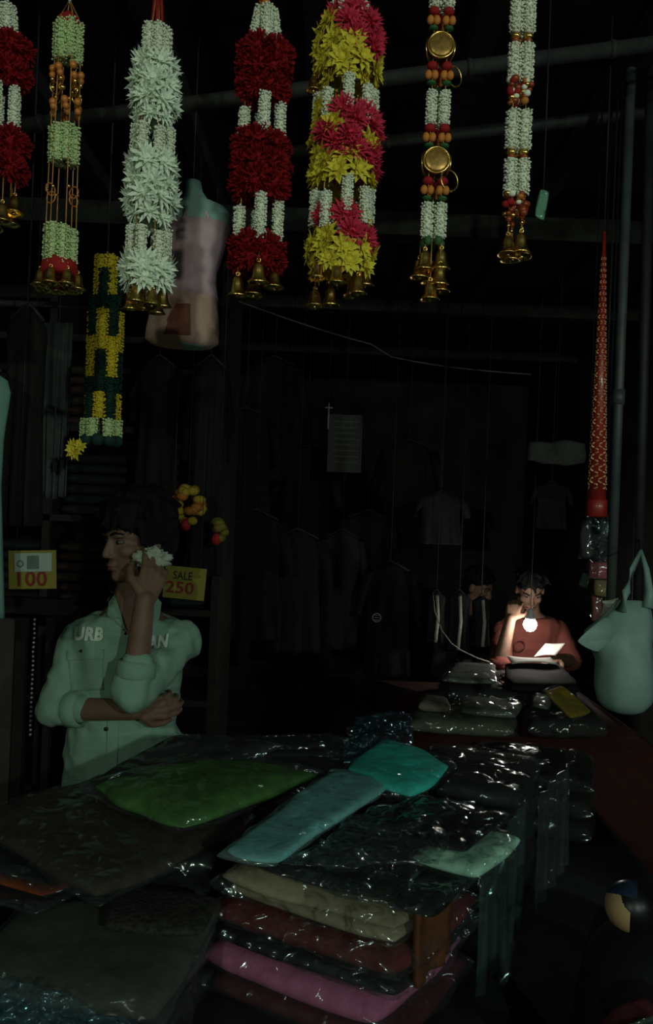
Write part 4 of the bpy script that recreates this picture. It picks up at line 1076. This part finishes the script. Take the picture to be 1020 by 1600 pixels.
# price cards
YC = mat('yellow_card', (.19, .16, .022), .7, .3, 0, .08, 20); RT = mat('red_ink', (.16, .018, .012), .7); DT = mat('dark_ink', (.03, .02, .015), .7)
STK = mat('white_sticker', (.27, .34, .29), .6, .3, 0, .05, 20); GIN = mat('grey_ink', (.10, .14, .12), .8)
def card(label, px0, py0, px1, py1, d, rows, tilt=0.0, sticker=None):
    c = at((px0 + px1) / 2, (py0 + py1) / 2, d); s = d / F; W, H = (px1 - px0) * s, (py1 - py0) * s
    o = thing('price_card', label, 'sign', c, 'yellow price cards')
    R = Matrix.Rotation(tilt, 3, 'Y')
    T = lambda x, y, z: c + R @ V((x, y, z))
    MB().box(c, (W, .004, H), R).build('card', YC, o)
    for txt, x, z, w_, h_, m in rows:
        me = letters(txt, w_ * s, h_ * s, 0, .02)
        off = wloc(o)
        for v in me.vertices: v.co = T(x * s - W / 2 + v.co.x, -.004, H / 2 - z * s + v.co.y) - off
        me.name = 'lettering'; me.materials.append(m); put('lettering', me, o)
    if sticker:
        x0, z0, x1, z1 = sticker
        st = MB().box(T(((x0 + x1) / 2) * s - W / 2, -.0035, H / 2 - (z0 + z1) / 2 * s), ((x1 - x0) * s, .003, (z1 - z0) * s), R).build('sticker', STK, o)
        MB().box(T((x0 + (x1 - x0) * .50) * s - W / 2, -.0055, H / 2 - (z0 + z1) / 2 * s), (18 * s, .002, (z1 - z0 - 8) * s), R).build('printed_block', GIN, st)
        MB().torus(T((x0 + 9) * s - W / 2, -.0055, H / 2 - (z0 + z1 + 4) / 2 * s), 4.5 * s, 1.1 * s, R @ Matrix.Rotation(PI / 2, 3, 'X'), 18, 5).build('printed_ring', GIN, st)
    for x in (-W * .35, W * .35): MB().tube([T(x, .003, H / 2 - .004), V((T(x, 0, 0).x, T(x, 0, 0).y + .01, c.z + .9))], .0012, 5).build('hanging_string', WIRE, o)
    return o
card('yellow price card reading 100 with a white sticker, at the left edge', 14, 860, 88, 920, 2.0, [('100', 14, 56, 46, 24, RT)], -.05, (10, 4, 68, 33))
card("yellow card reading SALE 250 behind the green-shirted person's shoulder", 256, 886, 321, 936, 2.62, [('SALE', 14, 20, 30, 13, DT), ('250', 4, 42, 44, 19, RT)], .06)
# dark rack below the price card with a bead chain
BR = mat('brown_board', (.045, .038, .03), .8, .2, 0, .25, 8)
rk = thing('wall_rack', 'dark rack below the price card with narrow upright boards', 'rack', V((at(30, 1000, 2.6).x, at(30, 1000, 2.6).y, 0)))
for px, hw, m in ((2, 24, BR), (36, 8, BLK2), (80, 5, BLK2)):
    a = at(px, 965, 2.6); MB().box((a.x, a.y, a.z / 2), (hw * 2 * 2.6 / F, .03, a.z)).build('upright_board', m, rk)
a = at(-40, 945, 2.6); b = at(110, 945, 2.6); MB().box((a + b) / 2, ((b - a).length, .06, .05)).build('top_board', BLK2, rk)
CH = mat('steel_bead', (.35, .38, .36), .3, .5, .8)
bc = thing('bead_chain', 'thin bead chain hanging on the dark rack at the left', 'chain', at(54, 968, 2.52))
bd = MB().ell((0, 0, 0), .0055, None, 8, 6).mesh('bead', CH)
for i in range(26): put('bead', bd, bc, (rnd(-.001, .001), 0, -i * .0145))
# clothes hanging deep in the shop
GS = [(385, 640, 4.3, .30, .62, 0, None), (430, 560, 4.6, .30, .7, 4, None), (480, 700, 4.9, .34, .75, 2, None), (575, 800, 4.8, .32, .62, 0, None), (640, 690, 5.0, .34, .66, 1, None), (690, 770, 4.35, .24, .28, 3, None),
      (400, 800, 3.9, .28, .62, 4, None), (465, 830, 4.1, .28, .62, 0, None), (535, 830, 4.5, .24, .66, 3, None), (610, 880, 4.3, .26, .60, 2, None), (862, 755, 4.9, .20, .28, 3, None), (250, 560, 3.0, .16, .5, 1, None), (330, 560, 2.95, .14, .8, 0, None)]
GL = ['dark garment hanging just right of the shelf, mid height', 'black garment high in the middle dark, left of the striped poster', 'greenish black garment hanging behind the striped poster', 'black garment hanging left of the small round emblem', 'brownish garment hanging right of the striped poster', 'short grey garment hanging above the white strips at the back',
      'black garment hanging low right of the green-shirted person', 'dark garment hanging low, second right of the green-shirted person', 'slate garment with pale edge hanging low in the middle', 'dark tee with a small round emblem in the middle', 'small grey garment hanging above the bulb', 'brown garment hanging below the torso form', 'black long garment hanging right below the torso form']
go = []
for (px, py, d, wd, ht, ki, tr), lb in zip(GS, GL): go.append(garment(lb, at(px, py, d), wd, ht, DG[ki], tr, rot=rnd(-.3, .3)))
em = at(588, 965, 4.3 - .055)
MB().torus(em, .022, .004, Matrix.Rotation(PI / 2, 3, 'X'), 20, 6).build('round_emblem', mat('grey_emblem', (.14, .14, .14)), go[9])
for k in (-1, 0, 1): MB().box(em + V((0, 0, k * .012)), (.03, .004, .004)).build('emblem_bar', MATS['grey_emblem'], go[9])
WS = mat('white_strip_cloth', (.30, .29, .25), .8)
for px, py, wd, ht, lb in ((682, 925, .10, .26, 'narrow black garment with a pale front edge, farthest from the bulb'), (718, 925, .12, .30, 'black garment with a long pale front edge, between the others'), (752, 932, .10, .26, 'dark garment with a cream front edge, nearest the bulb')):
    garment(lb, at(px, py, 4.2), wd, ht, DG[0], WS, sleeves=False, group=None, rot=rnd(-.2, .2))
pts = [at(676, 925, 4.15), at(679, 955, 4.0), at(690, 985, 3.95), at(705, 1005, 3.95), at(720, 1016, 3.95), at(745, 1028, 3.95), at(766, 1035, 3.95)]
tag(MB().tube(pts, .003, 6).build('pale_cord', WS), 'pale cord curving down toward the lit paper at the back', 'cord')
# striped poster, thin pale cross, pale round-ended parcel
PO = mat('dim_poster', (.045, .045, .045), .6); PS = mat('poster_stripe', (.10, .10, .10), .6)
c = at(538, 693, 4.45); s = 4.45 / F
po = thing('striped_poster', 'dim hanging poster with horizontal stripes in the middle of the dark', 'poster', c)
MB().box(c, (52 * s, .004, 90 * s)).build('sheet', PO, po)
for k in range(8): MB().box(c + V((2 * s, -.004, (34 - k * 9) * s)), (40 * s, .003, 1.6 * s)).build('stripe', PS, po)
MB().tube([c + V((26 * s, -.002, -45 * s)), c + V((26 * s, -.002, 45 * s))], .004, 6).build('edge_strip', PS, po)
MB().tube([c + V((0, 0, 45 * s)), V((c.x, c.y, 2.815))], .0015, 5).build('hanging_string', WIRE, po)
c = at(513, 652, 4.35); s = 4.35 / F
cr = thing('wire_hook', 'thin pale hook with a crossbar, left of the striped poster', 'hook', c)
MB().tube([c + V((0, 0, 22 * s)), c + V((0, 0, -18 * s))], .005, 6).build('stem', mat('pale_metal', (.3, .3, .3), .5), cr)
MB().tube([c + V((-6 * s, 0, 15 * s)), c + V((6 * s, 0, 15 * s))], .005, 6).build('crossbar', MATS['pale_metal'], cr)
MB().tube([c + V((0, 0, 22 * s)), V((c.x, c.y, 2.815))], .0015, 5).build('hanging_string', WIRE, cr)
def pouch(label, px, py, wpx, hpx, d, th, m, wrapm=None, rot=0.0, tilt=0.0, wr=.006, name='hanging_packet', cat='packet', group=None, top=None):
    s = d / F; W, H = wpx * s, hpx * s; c = at(px, py, d)
    o = thing(name, label, cat, c, group)
    Rm = rotz(rot) @ Matrix.Rotation(tilt, 3, 'Y') @ Matrix.Rotation(PI / 2, 3, 'X')
    P = [V((-W / 2, -H / 2, th / 2)), V((W / 2, -H / 2, th / 2)), V((W / 2, H / 2, th / 2)), V((-W / 2, H / 2, th / 2))]
    mb = MB(); pillow(mb, P, th, 14, 1, 0, wr, rnd(0, 40), 0, 5, .06, False, 16); mb.v = [Rm @ p + c for p in mb.v]; mb.build('packet_body', m, o)
    if wrapm:
        mb = MB(); pillow(mb, P, th * 1.2 + .006, 22, 1.06, .004, wr * 1.5, rnd(0, 40), 0, 5, .03, True, 26); mb.v = [Rm @ p + c for p in mb.v]; mb.build('plastic_sleeve', wrapm, o)
    if top is not None: MB().tube([c + V((0, 0, H * .45)), V((c.x, c.y, top))], .0015, 5).build('hanging_string', WIRE, o)
    return o
pouch('pale parcel lying high up, left of the red tapered stick', 868, 707, 96, 34, 3.6, .10, mat('pale_grey_cloth', (.055, .065, .062), .9), rot=.1, top=2.815)
pouch('clear glinting pouch beside the last jasmine garland', 848, 322, 20, 46, 1.75, .01, plastic('green_clear', tint=(.5, 1, .7), milk=.22, refl=2.5), None, .5, .15, top=2.815, wr=.004)
# red tapered stick with gold motifs
RS = mat('red_lacquer', (.25, .014, .011), .45, .4, 0, .2, 25, coat=.3)
a, b = at(944, 362, 1.95), at(932, 790, 1.95); s = 1.95 / F
st = thing('tapered_stick', 'red tapered stick covered in gold motifs, hanging point up', 'stick', b)
MB().tube([a, a.lerp(b, .5), b], [2.2 * s, 8 * s, 14 * s], 18).build('shaft', RS, st)
dv = (b - a).normalized()
MB().tube([b - dv * 10 * s, b - dv * 8 * s, b + dv * 16 * s, b + dv * 18 * s], [14 * s, 16 * s, 16 * s, 13 * s], 18).build('end_cap', RS, st)
GM = mat('gold_motif', (.80, .46, .20), .4, .5, .3, .2)
for i in range(40):
    t = .10 + .83 * i / 39; r = (2.2 + 11.8 * t) * s; q = a.lerp(b, t)
    for k in range(5):
        an = -PI / 2 + (k - 2) * 1.05 + (i % 2) * .52
        o_ = V((math.cos(an), math.sin(an), 0)); tn = V((-math.sin(an), math.cos(an), 0)); e = r * .42 * (1 if i % 2 else -1)
        pts = [q + o_ * r * 1.02 + tn * e * x + V((0, 0, 3.6 * s * z * (.5 + t))) for x, z in ((-.5, .8), (.5, .5), (.5, -.3), (-.4, -.8))]
        MB().tube(pts, 1.25 * s * (.5 + .6 * t), 5).build('gold_motif', GM, st)
MB().tube([a, V((a.x, a.y, 2.82))], .0015, 5).build('hanging_string', WIRE, st)
# small packets hanging by the post
pouch('clear crinkled grey packet hanging under the red stick', 930, 842, 44, 70, 2.2, .03, mat('grey_filling', (.035, .034, .034)), WRAPG, .2, .2, .012, group='packets by the steel post', top=2.815)
pouch('pale green plastic packet at the top of the bunch by the steel post', 946, 826, 24, 22, 2.15, .015, WRAPM, None, .3, .5, .006, group='packets by the steel post', top=2.815)
pouch('pink packet hanging by the steel post', 937, 892, 38, 26, 2.2, .02, fab('pink_packet', (.30, .07, .08)), WRAP, 0, 0, .003, group='packets by the steel post', top=2.815)
pouch('tan packet hanging under the pink one', 942, 917, 28, 28, 2.22, .02, fab('tan_packet', (.20, .13, .06)), WRAP, 0, 0, .003, group='packets by the steel post', top=2.815)
pouch('narrow pink-red packet behind the white paper bundle', 934, 950, 16, 40, 2.25, .02, fab('rose_packet', (.17, .05, .05)), WRAP, 0, 0, .003, group='packets by the steel post', top=2.815)
pouch('small dull green packet left of the tan one', 913, 905, 14, 26, 2.25, .015, fab('green_packet', (.05, .075, .055)), None, .2, .2, .003, group='packets by the steel post', top=2.815)
# carrier bag
def bagmat():
    m = bpy.data.materials.new('thin_carrier_plastic'); m.use_nodes = True; nt = m.node_tree; b = nt.nodes['Principled BSDF']
    n = nt.nodes.new('ShaderNodeTexNoise'); n.inputs['Scale'].default_value = 9; n.inputs['Detail'].default_value = 4
    cr = nt.nodes.new('ShaderNodeValToRGB'); cr.color_ramp.elements[0].color = (.18, .29, .26, 1); cr.color_ramp.elements[1].color = (.28, .41, .37, 1)
    tr = nt.nodes.new('ShaderNodeBsdfTranslucent'); tr.inputs[0].default_value = (.3, .42, .38, 1); mx = nt.nodes.new('ShaderNodeMixShader'); mx.inputs[0].default_value = .2
    nt.links.new(n.outputs['Fac'], cr.inputs['Fac']); nt.links.new(cr.outputs[0], b.inputs['Base Color']); b.inputs['Roughness'].default_value = .5
    nt.links.new(b.outputs[0], mx.inputs[1]); nt.links.new(tr.outputs[0], mx.inputs[2]); nt.links.new(mx.outputs[0], nt.nodes['Material Output'].inputs[0])
    return m
BG = bagmat(); bd_ = 1.9; s = bd_ / F
bo = thing('carrier_bag', 'full pale teal plastic carrier bag hanging from the post', 'bag', at(975, 1113, bd_))
secs = [(988, 938, 24, 8), (984, 955, 33, 16), (976, 972, 43, 26), (968, 988, 52, 34), (966, 1002, 52, 38), (972, 1018, 46, 40), (975, 1035, 43, 42), (976, 1055, 45, 44), (975, 1078, 45, 44), (974, 1095, 41, 40), (974, 1106, 32, 32), (975, 1113, 17, 18)]
vs = []; fs = []; n = 40
for j, (px, py, hw, hd) in enumerate(secs):
    c = at(px, py, bd_)
    for i in range(n):
        an = 2 * PI * i / n; f = 1 + .05 * noise.noise(V((math.cos(an) * 2, math.sin(an) * 2, j * .35))) + .03 * math.sin(an * 7 + j * .4) * (1 if j < 6 else .3)
        vs.append(c + V((math.cos(an) * hw * s * f, math.sin(an) * hd * s * f, 0)))
for j in range(len(secs) - 1):
    for i in range(n): fs.append([j * n + i, j * n + (i + 1) % n, (j + 1) * n + (i + 1) % n, (j + 1) * n + i])
fs.append(list(range(n))); fs.append([(len(secs) - 1) * n + i for i in range(n)])
mb = MB(); mb.add(vs, fs); mb.build('bag_body', BG, bo)
hk = at(1001, 860, bd_ + .03)
for pts, rr in (([at(970, 955, bd_ - .02), at(978, 925, bd_ - .02), at(988, 890, bd_), hk], (.014, .010, .007, .004)), ([at(1012, 950, bd_ - .02), at(1014, 925, bd_ - .01), at(1010, 890, bd_ + .01), hk], (.012, .010, .007, .004))):
    MB().tube(pts, list(rr), 10).build('handle', BG, bo)
P = [at(903, 1003, bd_ - .05), at(935, 1020, bd_ - .04), at(968, 985, bd_ - .06), at(948, 962, bd_ - .03)]
mb = MB(); pillow(mb, P, .022, 14, 1, 0.011, .004, 3.3, 0, 3); mb.build('pulled_out_corner', BG, bo)
MB().tube([hk, V((p1.x, p1.y - .01, hk.z + .02))], .003, 6).build('hook', STEELD, bo)
sheet('paper_wrapper', 'pale paper wrapper sticking out above the carrier bag', 'paper', [at(936, 972, 1.98), at(964, 980, 1.98), at(966, 934, 2.0), at(944, 938, 2.0)], mat('cream_paper', (.36, .38, .30), .8), sag=.02)
# right foreground: sack with a round ball, red and pale packets
SK = fab('black_sack', (.006, .006, .006))
sp = at(1010, 1430, 1.5)
mb = MB()
mb.rings([(V((sp.x + .06, sp.y + .03, z)), V((r, 0, 0)), V((0, r * .95, 0))) for z, r in ((0, .12), (.05, .16), (.3, .17), (.6, .17), (.72, .15), (sp.z - .06, .12), (sp.z - .03, .05))], 28)
for i, p in enumerate(mb.v): mb.v[i] = p + V((noise.noise(p * 6), noise.noise(p * 6 + V((5, 0, 0))), 0)) * .012 * (0 if p.z < .01 else 1)
tag(mb.build('cloth_sack', SK), 'black full sack standing in the dark at the right edge', 'sack')
bc_ = at(986, 1372, 1.5); br = 38 * 1.5 / F; bc_.z = sp.z - .03 + br
mb = MB(); mb.ell((0, 0, 0), br, None, 120, 80)
TAN = mat('tan_crescent', (.42, .27, .14), .6, .3, 0, .06, 30); BLU = mat('deep_blue_top', (.015, .03, .055), .3, .5); BKP = mat('black_rest', (.006, .006, .006), .4, .4)
nw = (CAM - bc_).normalized(); rt = V((0, 0, 1)).cross(nw).normalized(); uw = nw.cross(rt)  # tan crescent, blue top and black rest are laid out facing the camera
for i, f in enumerate(mb.f):
    c = sum((mb.v[k] for k in f), V()) / len(f) / br
    x_, y_ = c.dot(rt), c.dot(uw)
    mb.m[i] = 1 if (y_ > .34 and x_ < .25) else (0 if (V((x_, y_)) - V((.42, .42))).length > .78 and x_ < .02 and y_ > -.98 else 2)
mb.v = [p + bc_ for p in mb.v]
tag(mb.build('tricolour_ball', [TAN, BLU, BKP]), 'round ball with tan crescent, dark blue top and black rest, on the black sack', 'ball')
o2 = pack('dull red soft pack at the bottom right corner', fab('dull_red', (.09, .018, .02)), quad(.80, (925, 1590), (1010, 1680), (1090, 1600), (1000, 1545)), .05, wrap=None, wr=.01)
o2 = pack('pale teal plastic pack in the very bottom right corner', PALE, quad(.825, (965, 1606), (1010, 1680), (1090, 1620), (1035, 1580)), .03, wrap=WRAPM)
so = at(1000, 1620, 1.25)
mb = MB(); mb.rings([(V((so.x + .10, so.y - .05, z)), V((r, 0, 0)), V((0, r * .8, 0))) for z, r in ((0, .08), (.04, .11), (.4, .12), (.68, .11), (.745, .07))], 24)
tag(mb.build('cloth_sack', SK), 'black sack under the dull red pack at the bottom right', 'sack')
